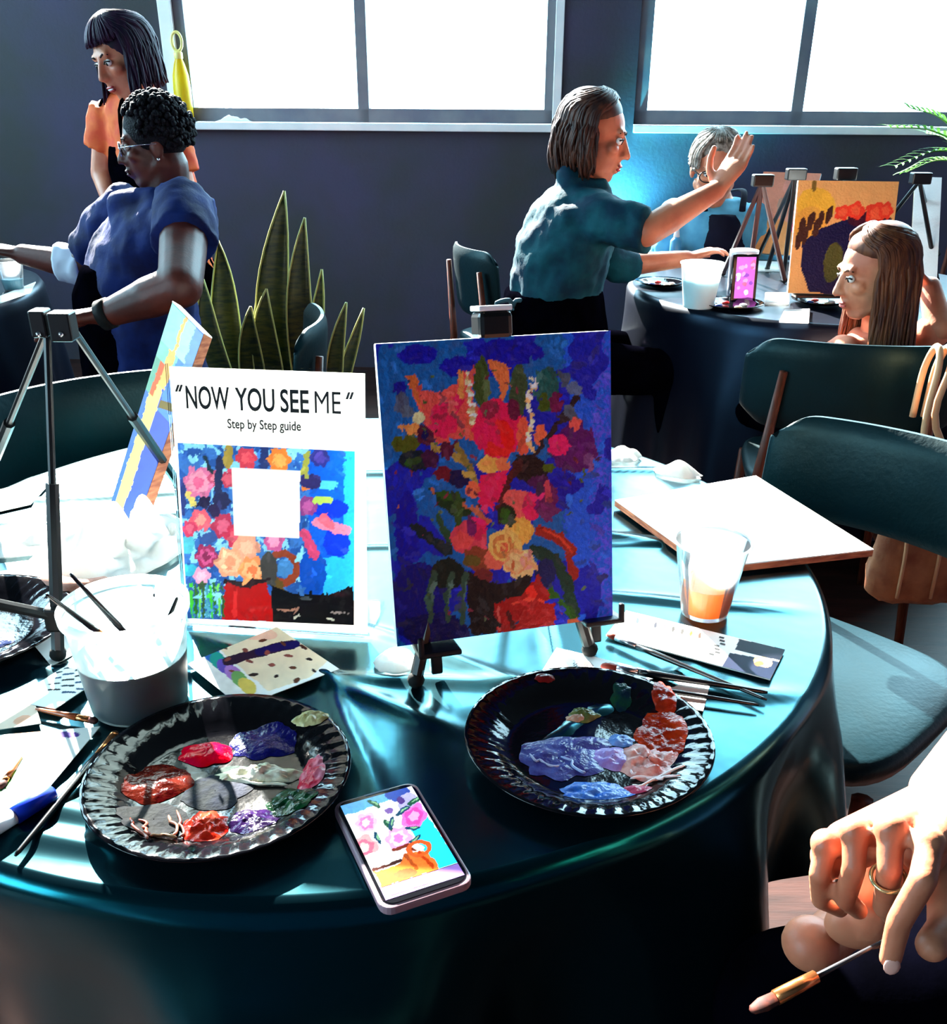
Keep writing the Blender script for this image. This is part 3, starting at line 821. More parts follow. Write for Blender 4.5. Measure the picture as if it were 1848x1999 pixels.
# ---- brushes
M_hand_b = mat('black_lacquer', 0x08080c, .25, .6)
M_ferr = mat('copper_ferrule', 0xd88850, .25, .5, metal=.9)
M_ferr_s = mat('steel_ferrule', 0xb8bcc4, .25, .5, metal=.9)
M_brist = mat('brown_bristle', 0x5a2010, .7, .3, col2=0x30100a, scale=200)
def brush(tip, end, label, group=None, r=.0035, mh=None, mf=None, mb=None, ferr=.14, br=.07, flat=False, hk=1.0):
    tip, end = np.asarray(tip, float), np.asarray(end, float)
    L = np.linalg.norm(end - tip)
    t = thing('paint_brush', label, 'brush', (tip + end) / 2 - (0, 0, r), group)
    p = lambda s: lerp(tip, end, s)
    rr = r
    MB().tube([p(br + ferr), p(.32), p(.55), p(.97), p(1)], [rr * .8 * hk, rr * 1.05 * hk, rr * .8 * hk, rr * .5 * hk, rr * .3 * hk], 10).build('handle', mh or M_hand_b, t, smooth=True)
    MB().tube([p(br), p(br + ferr * .5), p(br + ferr)], [rr * 1.0, rr * .95, rr * .85], 10).build('ferrule', mf or M_ferr, t, smooth=True)
    MB().tube([p(br), p(br * .5), p(br * .1), p(0)], [rr * .95, rr * 1.1, rr * .7, rr * .25], 10, flat=.5 if flat else None).build('bristles', mb or M_brist, t, smooth=True)
    return t
wl = bc[2] + hb * .5
for (ax, ay, adep), (bx_, by_, bdep), lb in (
        ((232, 1222, bc[1] - .006), (137, 1120, bc[1] - .015), 'black brush leaning left across the rim of the water tub'),
        ((180, 1225, bc[1] - .01), (90, 1160, bc[1] - .05), 'dark brush handle poking out of the tub beside the easel post'),
        ((330, 1205, bc[1] + .02), (346, 1166, bc[1] + .035), 'short brush handle standing at the right inside the tub')):
    s, e_ = Y(ax, ay, adep), Y(bx_, by_, bdep)
    d = unit(e_ - s)
    brush(s - d * .03, e_, lb, 'brushes in the water tub', .0032, br=.1, ferr=.12)

# ---- oval plates with paint
M_plate = mat('black_plastic_plate', (.002, .002, .003), .09, .32, bump=.05, bscale=60)
def plate(c, label, blobs, lines=(), R=.114, tw=0.0):
    t = thing('paint_plate', label, 'plate', c, 'plates used as palettes')
    n = 96
    prof = [(0, .0015, 0), (.030, .0015, 0), (.068, .0018, 0), (.076, .0035, 0), (.084, .0085, .2), (.092, .0125, .6), (.102, .0158, .9), (.110, .0178, .6), (R, .0182, 0), (R + .0006, .0168, 0), (.108, .0150, .5), (.092, .0100, .4), (.080, .0030, .1), (.066, .0, 0), (0.0, .0, 0)]
    rows = []
    an = np.linspace(0, 2 * PI, n * 2, endpoint=False)
    for r, z, k in prof:
        h = z + k * .0009 * np.sin(an * 44 + (r - .08) * 150)
        rows.append(np.stack([c[0] + r * np.cos(an), c[1] + r * np.sin(an), c[2] + h], -1))
    MB().surf(np.array(rows), closed=True).build('plate_dish', M_plate, t, smooth=True)
    for i, (x, y, rx, ry, hgt, colr, colr2, lump, gl) in enumerate(blobs):
        q = T(x, y, c[2] + .003)
        a, bb = np.meshgrid(np.linspace(.02, 1, 12), np.linspace(0, 2 * PI, 40, endpoint=False), indexing='ij')
        wob = 1 + .28 * (fnoise(2.2 * np.cos(bb) + i * 7, 2.2 * np.sin(bb) + 3) - .5) * 2
        X, Yy = q[0] + rx * a * wob * np.cos(bb), q[1] + ry * a * wob * np.sin(bb)
        rr = np.hypot(X - c[0], Yy - c[1])
        base = np.interp(rr, [0, .068, .076, .084, .092, .102, .11], [.0018, .0020, .0037, .0090, .0130, .0165, .018])
        Zz = c[2] + base + hgt * np.clip(1 - a ** 2.4, 0, 1) * (1 + lump * (fnoise(X * 170 + i, Yy * 170) - .5) * 2) + .0002
        MB().surf(np.stack([X, Yy, Zz], -1), closed=True).build('paint_blob', mat('wet_paint_%06x' % colr, colr, gl * .75, .22, col2=colr2, scale=70, bump=.25, bscale=120), t, smooth=True)
    for x1, y1, x2, y2, colr in lines:
        ps = [T(x1 + (x2 - x1) * s + rnd.uniform(-8, 8), y1 + (y2 - y1) * s + rnd.uniform(-6, 6), c[2] + .004) for s in np.linspace(0, 1, 6)]
        ps = [p + (0, 0, float(np.interp(math.hypot(p[0] - c[0], p[1] - c[1]), [0, .07, .084, .1, .11], [0, 0, .006, .0125, .0145]))) for p in ps]
        MB().tube(bez(ps, 14), [.0006] + [.0013] * 12 + [.0004], 6).build('paint_streak', mat('wet_paint_%06x' % colr, colr, .3, .6), t, smooth=True)
    return t
pL = T(432, 1530, Z0)
plate(pL, 'black palette plate with bright red, white and brown paint beside the phone', [
    (310, 1530, .029, .025, .004, 0x400404, 0x6c2418, .3, .12), (405, 1470, .024, .018, .007, 0xd00010, 0xc80030, .3, .2), (510, 1452, .030, .022, .003, 0x020244, 0x040458, .2, .3),
    (512, 1512, .038, .0125, .007, 0xd8d0a8, 0xf4eed8, 1.0, .3), (607, 1520, .012, .024, .005, 0xc01838, 0xe890a8, .9, .3), (608, 1425, .016, .010, .004, 0x8c8450, 0xc0b888, .9, .3),
    (402, 1616, .021, .021, .006, 0xe81004, 0xf04828, .9, .25), (492, 1605, .021, .016, .005, 0x100820, 0x281040, .6, .2), (570, 1570, .022, .020, .004, 0x042814, 0x0c4c24, .9, .25),
    (420, 1545, .030, .022, .0015, 0x1c2024, 0x141c30, .2, 1.1), (300, 1600, .028, .022, .0012, 0x242424, 0x1c1c22, .2, 1.1), (455, 1510, .02, .012, .001, 0x042018, 0x082824, .3, 1.1)],
    [(275, 1600, 300, 1645, 0xc86048), (300, 1645, 345, 1640, 0xd89868), (325, 1590, 345, 1630, 0xd88868), (250, 1605, 290, 1650, 0xa84830), (430, 1520, 560, 1530, 0xf0e8cc), (345, 1588, 358, 1640, 0x805040)])
pR = T(1146, 1462, Z0)
plate(pR, 'black palette plate smeared with blue and rust paint beside the brushes', [
    (1140, 1395, .015, .012, .004, 0x40481c, 0x788048, .9, .3), (1125, 1402, .010, .006, .004, 0xa87860, 0xd0a890, .9, .3), (1090, 1480, .036, .030, .0025, 0x34347c, 0x5460a8, .9, .3),
    (1150, 1450, .022, .012, .002, 0x3c3c78, 0x484494, .5, .3), (1160, 1545, .032, .014, .003, 0x2460c0, 0x6090d8, .9, .3), (1290, 1440, .022, .034, .004, 0x881800, 0xc03808, .9, .3),
    (1295, 1385, .012, .026, .003, 0xa02408, 0x6c1404, .9, .3), (1195, 1480, .018, .017, .004, 0x8468b8, 0xa890d0, .9, .3), (1212, 1445, .013, .010, .003, 0x4878c0, 0x7098d8, .9, .3),
    (1262, 1488, .028, .026, .005, 0xb85850, 0xe0b0a8, 1.2, .3), (1245, 1542, .012, .008, .003, 0xa02040, 0xd06080, .6, .3), (1060, 1345, .010, .006, .002, 0x601010, 0x802020, .6, .3), (1212, 1370, .010, .016, .002, 0x081c30, 0x103820, .8, .3)],
    [(1030, 1475, 1090, 1500, 0xb0b4d8), (1100, 1480, 1140, 1510, 0x98a8d8), (1230, 1520, 1320, 1525, 0xf0d8d8), (1235, 1535, 1330, 1510, 0xf4e8e8), (1225, 1500, 1300, 1530, 0xe8c8c8), (1240, 1465, 1290, 1490, 0xe8d0d8)])
pX = T(-62, 1238, Z0)
plate(pX, 'black plate at the left edge behind the easel post', [(-10, 1250, .02, .02, .003, 0x283058, 0x384878, .6, .3)])

# ---- phone with the picture on its screen
hz = TZ + .0125
f4 = [T(655, 1578, hz), T(800, 1512, hz), T(925, 1712, hz), T(748, 1783, hz)]   # tl tr br bl
fe, fu = unit(f4[1] - f4[0]), unit(f4[0] - f4[3])
ph = thing('mobile_phone', 'phone lying on the table showing a pink flower picture', 'phone', A3(*np.mean(f4, 0)[:2], Z0))
def rrect(q, inset, z, r=.010, n=6):
    c = np.mean(q, 0)
    L2, W2 = np.linalg.norm((q[0] + q[1]) / 2 - (q[2] + q[3]) / 2) / 2 - inset, np.linalg.norm((q[1] + q[2]) / 2 - (q[0] + q[3]) / 2) / 2 - inset
    ev = unit((q[0] + q[1]) / 2 - (q[2] + q[3]) / 2); eu = unit(np.cross(ev, (0, 0, 1)))
    out = []
    for sx, sy, a0 in ((1, 1, 0), (-1, 1, 90), (-1, -1, 180), (1, -1, 270)):
        for k in range(n):
            a = math.radians(a0 + 90 * k / (n - 1))
            out.append(A3(c[0], c[1], z) + eu * (sx * (W2 - r) + r * math.cos(a)) + ev * (sy * (L2 - r) + r * math.sin(a)))
    return out, c, eu, ev, W2, L2
M_case = mat('pale_pink_case', 0x9c7c88, .4, .5, coat=.3)
o, pc, eu, ev, W2, L2 = rrect(f4, 0, Z0)
MB().prism(o, (0, 0, hz - Z0 - .001)).build('phone_case', M_case, ph, bevel=.0015)
o, *_ = rrect(f4, .003, hz - .001)
MB().prism(o, (0, 0, .0010)).build('phone_glass', mat('phone_front_glass', 0x0c0c10, .08, .6), ph)
S = Print([(235, 1120), (640, 1055), (950, 1605), (415, 1752)], 90, 150, warp=10, seed=8)
S.fill(0xf4f4f0, jit=.1)
S.poly([(230, 1100), (560, 1050), (620, 1100), (350, 1160), (240, 1180)], 0x5ca8e0); S.ell(560, 1090, 70, 40, 0x3048a0); S.ell(620, 1150, 60, 60, 0xb0a8d8)
S.poly([(730, 1230), (960, 1600), (820, 1640), (690, 1430), (640, 1330)], 0x28d8fc, jit=.1)
S.flower(370, 1240, 70, (0xf4b8d8, 0xf080b8, 0xf8d0e4)); S.flower(655, 1235, 82, (0xf070c0, 0xe048a8, 0xf8a0d8), 5); S.flower(560, 1370, 88, (0xf4a0d8, 0xf8c8e8, 0xe878c0)); S.flower(340, 1410, 96, (0xf4a8a8, 0xf07088, 0xf8c8c0), 5)
for x, y, a in ((430, 1130, 40), (500, 1270, 60), (520, 1260, 110), (430, 1350, 70), (650, 1310, 0), (660, 1390, -30), (240, 1340, 20), (205, 1250, 60), (590, 1190, 150), (660, 1140, 160)):
    S.ell(x, y, 46, 16, (0x1c5038, 0x10405c, 0x283c70)[(x + y) % 3], a); S.ell(x + 5, y - 4, 26, 6, 0x80b888, a)
S.ell(580, 1130, 24, 22, 0x4c2c78); S.ell(512, 1180, 24, 18, 0x7c58a0)
S.poly([(385, 1605), (480, 1590), (570, 1560), (600, 1490), (720, 1480), (800, 1560), (830, 1640), (430, 1750)], 0xf07028); S.ell(600, 1650, 80, 40, 0xf84828); S.line([(600, 1500), (680, 1620)], 26, 0xa84410); S.line([(690, 1490), (790, 1620)], 20, 0xb83808)
S.ell(450, 1510, 120, 56, 0xf8f4ec, 10, .1); S.line([(380, 1590), (470, 1570), (570, 1540)], 26, 0x38140c); S.line([(520, 1450), (620, 1430), (660, 1470)], 24, 0x78240c); S.ring(690, 1460, 64, 16, 0xe05820, .8); S.ell(690, 1455, 30, 22, 0xf4ece0)
hh = homography([(240, 1090), (640, 1030), (1020, 1660), (465, 1880)])
def scr(u, v, z=hz + .0003):
    return A3(pc[0], pc[1], z) + eu * ((u * 2 - 1) * (W2 - .0055)) + ev * ((v * 2 - 1) * (L2 - .0055))
S.sheet('screen_picture', scr(0, .985), scr(1, .985), scr(1, .135), scr(0, .135), print_mat('screen_light', .15, .5, emit=.85), ph)
MB().add([scr(0, .02), scr(1, .02), scr(1, .130), scr(0, .130)], [(0, 1, 2, 3)]).build('screen_bar', mat('screen_bar_light', 0x9470c0, .2, .5, emit=.6), ph)
for ua, ub, va in ((.08, .30, .045), (.32, .60, .045), (.36, .80, .02)):
    MB().add([scr(ua, va, hz + .0006), scr(ub, va, hz + .0006), scr(ub, va + .014, hz + .0006), scr(ua, va + .014, hz + .0006)], [(0, 1, 2, 3)]).build('screen_line', mat('screen_white', 0xffffff, .3, emit=1.0), ph)
MB().obox(scr(.36, 1.012, hz - .0002), eu * .022, ev * .002, (0, 0, .0006)).build('speaker_slot', mat('dark_steel', 0x505868, .4, .5, metal=.8), ph)
# ---- printed cards and papers
M_cardp = print_mat('card_print', .6, .08)
def paper_sheet(name, label, cat, px4, P_, z=None, th=.0006, group=None):
    z = z or Z0 + .001
    q = [T(x, y, z) for x, y in px4]
    t = thing(name, label, cat, A3(*np.mean(q, 0)[:2], z - th), group)
    MB().prism([p - (0, 0, th) for p in q[::-1]], (0, 0, th)).build('sheet', M_paper, t)
    P_.sheet('print', q[0], q[1], q[2], q[3], M_cardp, t, .0002)
    return t
def blank(corners, nx, ny, warp=2.5, seed=0, col=0xf8f8f4):
    p = Print(corners, nx, ny, warp, seed); p.fill(col, .06); return p
# colour chart card (order tl tr br bl as one reads it)
q = [(540, 1224), (662, 1306), (470, 1380), (366, 1296)]
P = blank(q, 110, 110, 3, 1)
P.poly([(366, 1280), (400, 1250), (520, 1370), (470, 1385)], 0xf4f4f0)
for k, c in enumerate((0xb82038, 0x7030a0, 0x2860b8, 0x189088, 0x5c48b0, 0xa878c8, 0x70a860, 0xe0c860)):
    P.ell(382 + k * 14, 1256 + k * 12, 20, 13, c, 40)
P.poly([(410, 1235), (540, 1224), (640, 1290), (600, 1325), (520, 1350), (400, 1250)], 0xf4e0c0, .2); P.ell(480, 1232, 60, 16, 0xf0c0a8, 10)
P.line([(440, 1292), (570, 1258)], 18, 0x281430)
P.line([(500, 1275), (580, 1256)], 14, 0x100c50)
for k in range(20):
    x, y = 425 + (k % 5) * 42 + (k // 5) * 8, 1240 + (k // 5) * 24 + (k % 5) * 6
    P.ell(x, y, rnd.uniform(5, 10), rnd.uniform(2.5, 5), rnd.choice([0x402018, 0x5c3020, 0x281818, 0x804038]), rnd.uniform(-30, 50))
paper_sheet('colour_chart_card', 'card printed with brush strokes and rainbow edge in front of the poster', 'card', q, P, Z0 + .0075)
# little leaflet by the tub
q = [(150, 1286), (200, 1322), (108, 1384), (20, 1368)]
P = blank(q, 60, 60, 2, 2)
for k in range(14):
    P.line([(100 + k % 3 * 26, 1302 + k * 4), (122 + k % 3 * 26, 1300 + k * 4)], 3.2, rnd.choice([0x203038, 0x38506c, 0x181818]))
P.ell(122, 1300, 9, 4, 0x181820, -15); P.ell(150, 1296, 9, 4, 0x282020, -15)
paper_sheet('small_leaflet', 'small printed leaflet half under the water tub', 'leaflet', q, P, Z0 + .0052)
# watercolour test sheet
q = [(0, 1392), (196, 1418), (112, 1532), (-150, 1690)]
P = blank([(-60, 1440), (196, 1418), (60, 1580), (-190, 1690)], 100, 90, 5, 3)
for a in [(100, 1425, 40, 14, 0xf0b890), (120, 1438, 24, 10, 0x8c58b0), (150, 1436, 14, 8, 0x7048a8), (85, 1450, 26, 8, 0xc8a0d8), (70, 1500, 30, 14, 0xb0e8d8), (110, 1462, 14, 4, 0x284040), (66, 1466, 10, 4, 0x304848), (95, 1504, 14, 6, 0x90d8b0), (40, 1450, 26, 9, 0xb8d0f0), (100, 1408, 30, 8, 0xd89050)]: P.ell(*a)
for k in range(5): P.line([(0 + k * 8, 1560 - k * 3), (50 + k * 6, 1518 - k * 2)], 4, (0x388030, 0x58a848, 0x2c6038)[k % 3])
P.ell(20, 1570, 26, 8, 0x80c898, -30)
P.c = P.c ** 1.5 * .8
paper_sheet('test_sheet', 'paper with purple and green watercolour dabs at the left edge', 'paper', [(-60, 1440), (196, 1418), (60, 1580), (-190, 1690)], P, Z0 + .0045)
# folded peach card above it
q = [(18, 1365), (70, 1378), (80, 1412), (-40, 1430)]
P = blank(q, 40, 40, 2, 4, 0xf4d8c0); P.line([(0, 1420), (38, 1378)], 7, 0xa83820); P.ell(60, 1400, 12, 10, 0xf0b090)
paper_sheet('peach_card', 'peach printed card corner tucked under the leaflet', 'card', q, P, Z0 + .0050)
# brush pack at right
q = [(1222, 1192), (1532, 1268), (1503, 1326), (1182, 1240)]
P = blank(q, 190, 60, 1.2, 5)
P.poly([(1440, 1247), (1534, 1268), (1522, 1290), (1432, 1268)], 0x141828, raw=True); P.poly([(1422, 1274), (1520, 1292), (1503, 1328), (1405, 1302)], 0x141c34, raw=True)
P.ell(1487, 1292, 19, 10, 0xf0c070, 15); P.ell(1480, 1295, 9, 5, 0xe08030)
for k, c in enumerate((0x303848, 0x404048, 0x282830, 0xa04048, 0x303030, 0x383838, 0x887820, 0x403028)):
    P.ell(1243 + k * 17, 1212 + k * 4, 3.6, 6, c, 20)
M_pack = paper_sheet('brush_pack', 'white brush pack card with dark label lying by the cup', 'packaging', q, P, Z0 + .002, .0014)
# lettering printed on the pack: runs across the card
qa, qb, qc, qd = (T(x, y, Z0 + .0024) for x, y in q)
def on_pack(u, v): return (1 - v) * ((1 - u) * qd + u * qc) + v * ((1 - u) * qa + u * qb)
for k in range(7):
    MB().obox(on_pack(.615 + .013 * (k % 3), .86 - k * .1), (on_pack(1, 0) - on_pack(0, 0)) * .03, (on_pack(0, 0) - on_pack(0, 1)) * -.05, (0, 0, .0002)).build('print_line', M_ink, M_pack)
# strip of paper under the long brushes
q = [(1086, 1264), (1385, 1338), (1372, 1388), (1048, 1326)]
P = blank(q, 120, 40, 1.5, 6)
P.ell(1160, 1300, 20, 6, 0x504848, 15); P.ell(1215, 1305, 14, 5, 0x282830, 10); P.ell(1140, 1292, 6, 4, 0x506070); P.ell(1320, 1362, 8, 3, 0x3060c0)
for k in range(8): P.line([(1135 + k * 6, 1298 + k), (1138 + k * 6, 1306 + k)], 2, 0x383840)
paper_sheet('paper_strip', 'white paper strip under the three long brushes', 'paper', q, P)
zz = Z0 + .006
brush(T(1172, 1300, zz + .002), T(1498, 1352, zz), 'rust-tipped brush lying on the white paper strip', 'long brushes by the right plate', .0044, br=.10, ferr=.13, mb=mat('rust_bristle', 0xa03018, .6), mf=M_ferr_s)
brush(T(1185, 1238, zz), T(1496, 1366, zz), 'thin brush slanting between the brush pack and the paper strip', 'long brushes by the right plate', .0034, br=.06, ferr=.14, mf=M_ferr_s, mb=mat('rust_bristle'))
brush(T(1130, 1322, zz), T(1480, 1376, zz - .002), 'black brush lying nearest the right palette plate rim', 'long brushes by the right plate', .0034, br=.06, ferr=.16, mf=M_ferr_s)
brush(T(228, 1430, Z0 + .005), T(30, 1670, Z0 + .004), 'long black brush with copper ferrule beside the red palette plate', None, .0042, br=.05, ferr=.16, mb=M_ferr)
brush(T(190, 1408, Z0 + .006), T(70, 1384, Z0 + .005), 'short copper brush lying across the watercolour sheet', None, .0036, mh=mat('amber_wood', 0xa85020, .3), br=.12, ferr=.3)
brush(T(0, 1540, Z0 + .005), T(42, 1478, Z0 + .005), 'small brown brush on the watercolour sheet near the marker', None, .0034, mh=mat('amber_wood'), br=.2, ferr=.2)
# blue marker
a, b_ = T(105, 1545, Z0 + .008), T(-40, 1635, Z0 + .008)
mk = thing('blue_marker', 'thick blue marker lying at the left edge', 'marker', lerp(a, b_, .5) - (0, 0, .008))
MB().tube([a, lerp(a, b_, .03), lerp(a, b_, .55)], [.005, .0075, .0078], 16).build('cap', mat('blue_plastic', 0x0830c0, .3, .5), mk, smooth=True)
MB().tube([lerp(a, b_, .56), lerp(a, b_, .98), b_], [.0068, .0068, .005], 16).build('barrel', mat('white_plastic', 0xe8ecf4, .35), mk, smooth=True)
# crumpled towels
M_towel = mat('paper_towel', 0xfafaf8, .85, .1, col2=0xf0f0f0, scale=40, bump=.3, bscale=60, transl=.6)
def crumple(name, label, cx_, cy_, rx, ry, hgt, seed, outline=None, group=None, m_=None, ang=0.0):
    c = T(cx_, cy_, Z0)
    a, bb = np.meshgrid(np.linspace(.03, 1, 26), np.linspace(0, 2 * PI, 72, endpoint=False), indexing='ij')
    wob = .72 + .55 * fnoise(1.6 * np.cos(bb) + seed * 3, 1.6 * np.sin(bb) + seed)
    X, Yy = rx * a * wob * np.cos(bb), ry * a * wob * np.sin(bb)
    ca, sa = math.cos(ang), math.sin(ang)
    X, Yy = X * ca - Yy * sa, X * sa + Yy * ca
    f = np.abs(fnoise(X * 24 + seed, Yy * 24 + seed, 2) - .5) * 2.4
    Zz = hgt * (1 - a ** 2) * (.35 + 1.3 * f) + .004 * f * (1 - a ** 6) + .0012
    o = MB().surf(np.stack([c[0] + X, c[1] + Yy, c[2] + Zz], -1), closed=True).build(name, m_ or M_towel, smooth=True, thick=.0008)
    return tag(o, label, 'paper towel', group)
crumple('paper_towel', 'crumpled white paper towel behind the water tub', 215, 1085, .085, .125, .055, 2, ang=-.5)
crumple('paper_towel', 'small crumpled towel under the left corner of the flower canvas', 772, 1292, .022, .024, .020, 5)
crumple('paper_towel', 'white napkin at the far table edge behind the flower canvas', 1215, 892, .030, .035, .014, 7)
crumple('paper_towel', 'folded napkin at the far table edge next to the white board', 1322, 925, .040, .025, .012, 9, ang=-.5)
crumple('paper_towel', 'flat white napkin by the rinse towel at the left edge', 40, 1060, .10, .05, .008, 11)
# empty film of a small stack of white papers at the far left
q = [(-20, 960), (110, 930), (60, 985), (-60, 1012)]
paper_sheet('loose_paper', 'loose white paper at the far left of the foreground table', 'paper', q, blank(q, 8, 8))
q = [(-30, 1120), (120, 1095), (165, 1132), (-30, 1180)]
paper_sheet('loose_paper', 'loose white paper behind the left edge plate', 'paper', q, blank(q, 8, 8))
q = [(50, 1240), (110, 1205), (160, 1270), (100, 1300)]
paper_sheet('loose_paper', 'white paper under the foot of the left easel post', 'paper', q, blank(q, 8, 8), Z0 + .0006)
tag(MB().tube(bez([T(225, 1140, Z0 + .012), T(160, 1150, Z0 + .016), T(110, 1140, Z0 + .014), T(90, 1125, Z0 + .010)], 12), [.006] + [.012] * 10 + [.007], 12).build('pastel_stick', mat('peach_pastel', 0xd8a090, .8, .1, col2=0x8a5848, scale=40), smooth=True),
    'peach coloured stick smudged with grey in front of the crumpled towel', 'pastel')

# ---- second easel at the left, turned away, and its striped canvas
eas2 = thing('table_easel', 'tall black tripod easel at the left with the striped canvas', 'easel', T(115, 1285))
hd2 = Y(112, 628, float(T(115, 1285)[1]) + .06)
ft = T(116, 1288, Z0)
ftl, ftr = T(-40, 985, Z0), T(350, 955, Z0)
def leg2(p, q, par, r=.007):
    MB().tube([p, lerp(p, q, .5)], [r * .55, r * .55], 8).build('leg_inner', M_blk, par)
    MB().tube([lerp(p, q, .45), q], [r, r], 8).build('leg', M_blk, par)
    MB().ball(q, r * 1.3, 10, 6).build('rubber_foot', mat('black_rubber'), par, smooth=True)
leg2(hd2 + (-.012, 0, -.01), ft + (0, 0, .008), eas2); leg2(hd2 + (-.016, .01, -.01), ftl + (0, 0, .008), eas2); leg2(hd2 + (.01, .01, -.01), ftr + (0, 0, .008), eas2)
hx = A3(1, .1, 0)
MB().obox(hd2 + (-.024, -.010, -.014), (.016, 0, 0), (0, .02, 0), (0, 0, .026)).build('head_clamp', M_blk, eas2, bevel=.002)
MB().obox(hd2 + (-.006, -.010, -.018), (.022, 0, 0), (0, .02, 0), (0, 0, .028)).build('head_clamp', M_blk, eas2, bevel=.002)
mat('bright_steel', 0xd8dce0, .25, .5, metal=.9)
for dx in (-.016, .006):
    MB().ball(hd2 + (dx, -.0105, -.010), .0028, 10, 6).build('screw', mat('bright_steel'), eas2, smooth=True)
cr = lerp(hd2, ft, .86)
MB().tube([cr + (.002, -.002, 0), Y(-40, 1172, float(cr[1]) - .03)], .006, 8).build('ledge_arm', M_blk, eas2)
MB().obox(cr + (-.012, -.012, -.014), (.024, 0, 0), (0, .024, 0), (0, 0, .028)).build('ledge_clamp', M_blk, eas2, bevel=.003)
# canvas: narrow strip of its painted face is seen
k0, k1 = T(216, 985, Z0 + .008), T(262, 1038, Z0 + .008)
kt0 = Y(337, 590, float(k0[1]) + .24)
kv = kt0 - k0
kh = k1 - k0
kt1 = Y(398, 652, float(k1[1]) + .225)
kn = unit(np.cross(kt0 - k0, k1 - k0)); kn = kn if np.dot(kn, A3(0, 0, CAMH) - k0) > 0 else -kn
cv2 = thing('striped_canvas', 'canvas with yellow and blue bands seen edge-on at the left', 'painting', (k0 + k1) / 2)
MB().add([k0, k1, kt1, kt0, k0 - kn * .014, k1 - kn * .014, kt1 - kn * .014, kt0 - kn * .014],
         [(0, 1, 2, 3), (7, 6, 5, 4), (0, 4, 5, 1), (1, 5, 6, 2), (2, 6, 7, 3), (3, 7, 4, 0)]).build('canvas_panel', M_woodedge, cv2)
P = Print([(337, 590), (398, 652), (262, 1038), (216, 985)], 40, 200, 3, 9)
P.fill(0x2850c8)
tcol = P.u + .10 * (P.j - .5)
P.put(tcol < .14, 0x2868b8); P.put((tcol >= .14) & (tcol < .47), 0xf8f078, .12); P.put((P.v > .52) & (tcol > .5), 0x3c80f0)
P.put((P.v > .55) & (tcol < .30), 0xd85830); P.put((P.v > .55) & (tcol < .16), 0x58a090); P.put((P.v > .72) & (tcol < .6), 0x70c0b0); P.put((P.v > .62) & (tcol > .3) & (tcol < .52), 0xf0b060); P.put((P.v > .80) & (tcol < .42), 0x88e0d8)
P.put((P.v > .80) & (tcol > .5) & (tcol < .78), 0x98d0f8); P.put((P.v > .55) & (tcol > .78), 0x5890e8); P.put((abs(P.v - .5 - .1 * P.u) < .02) & (P.u > .5), 0x605818)
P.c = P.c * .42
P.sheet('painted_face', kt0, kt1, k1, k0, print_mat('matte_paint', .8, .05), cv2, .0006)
MB().obox(kt0 + kn * .001, kt1 - kt0, -kn * .015, unit(kt0 - k0) * .002).build('top_edge', M_card_white, cv2)
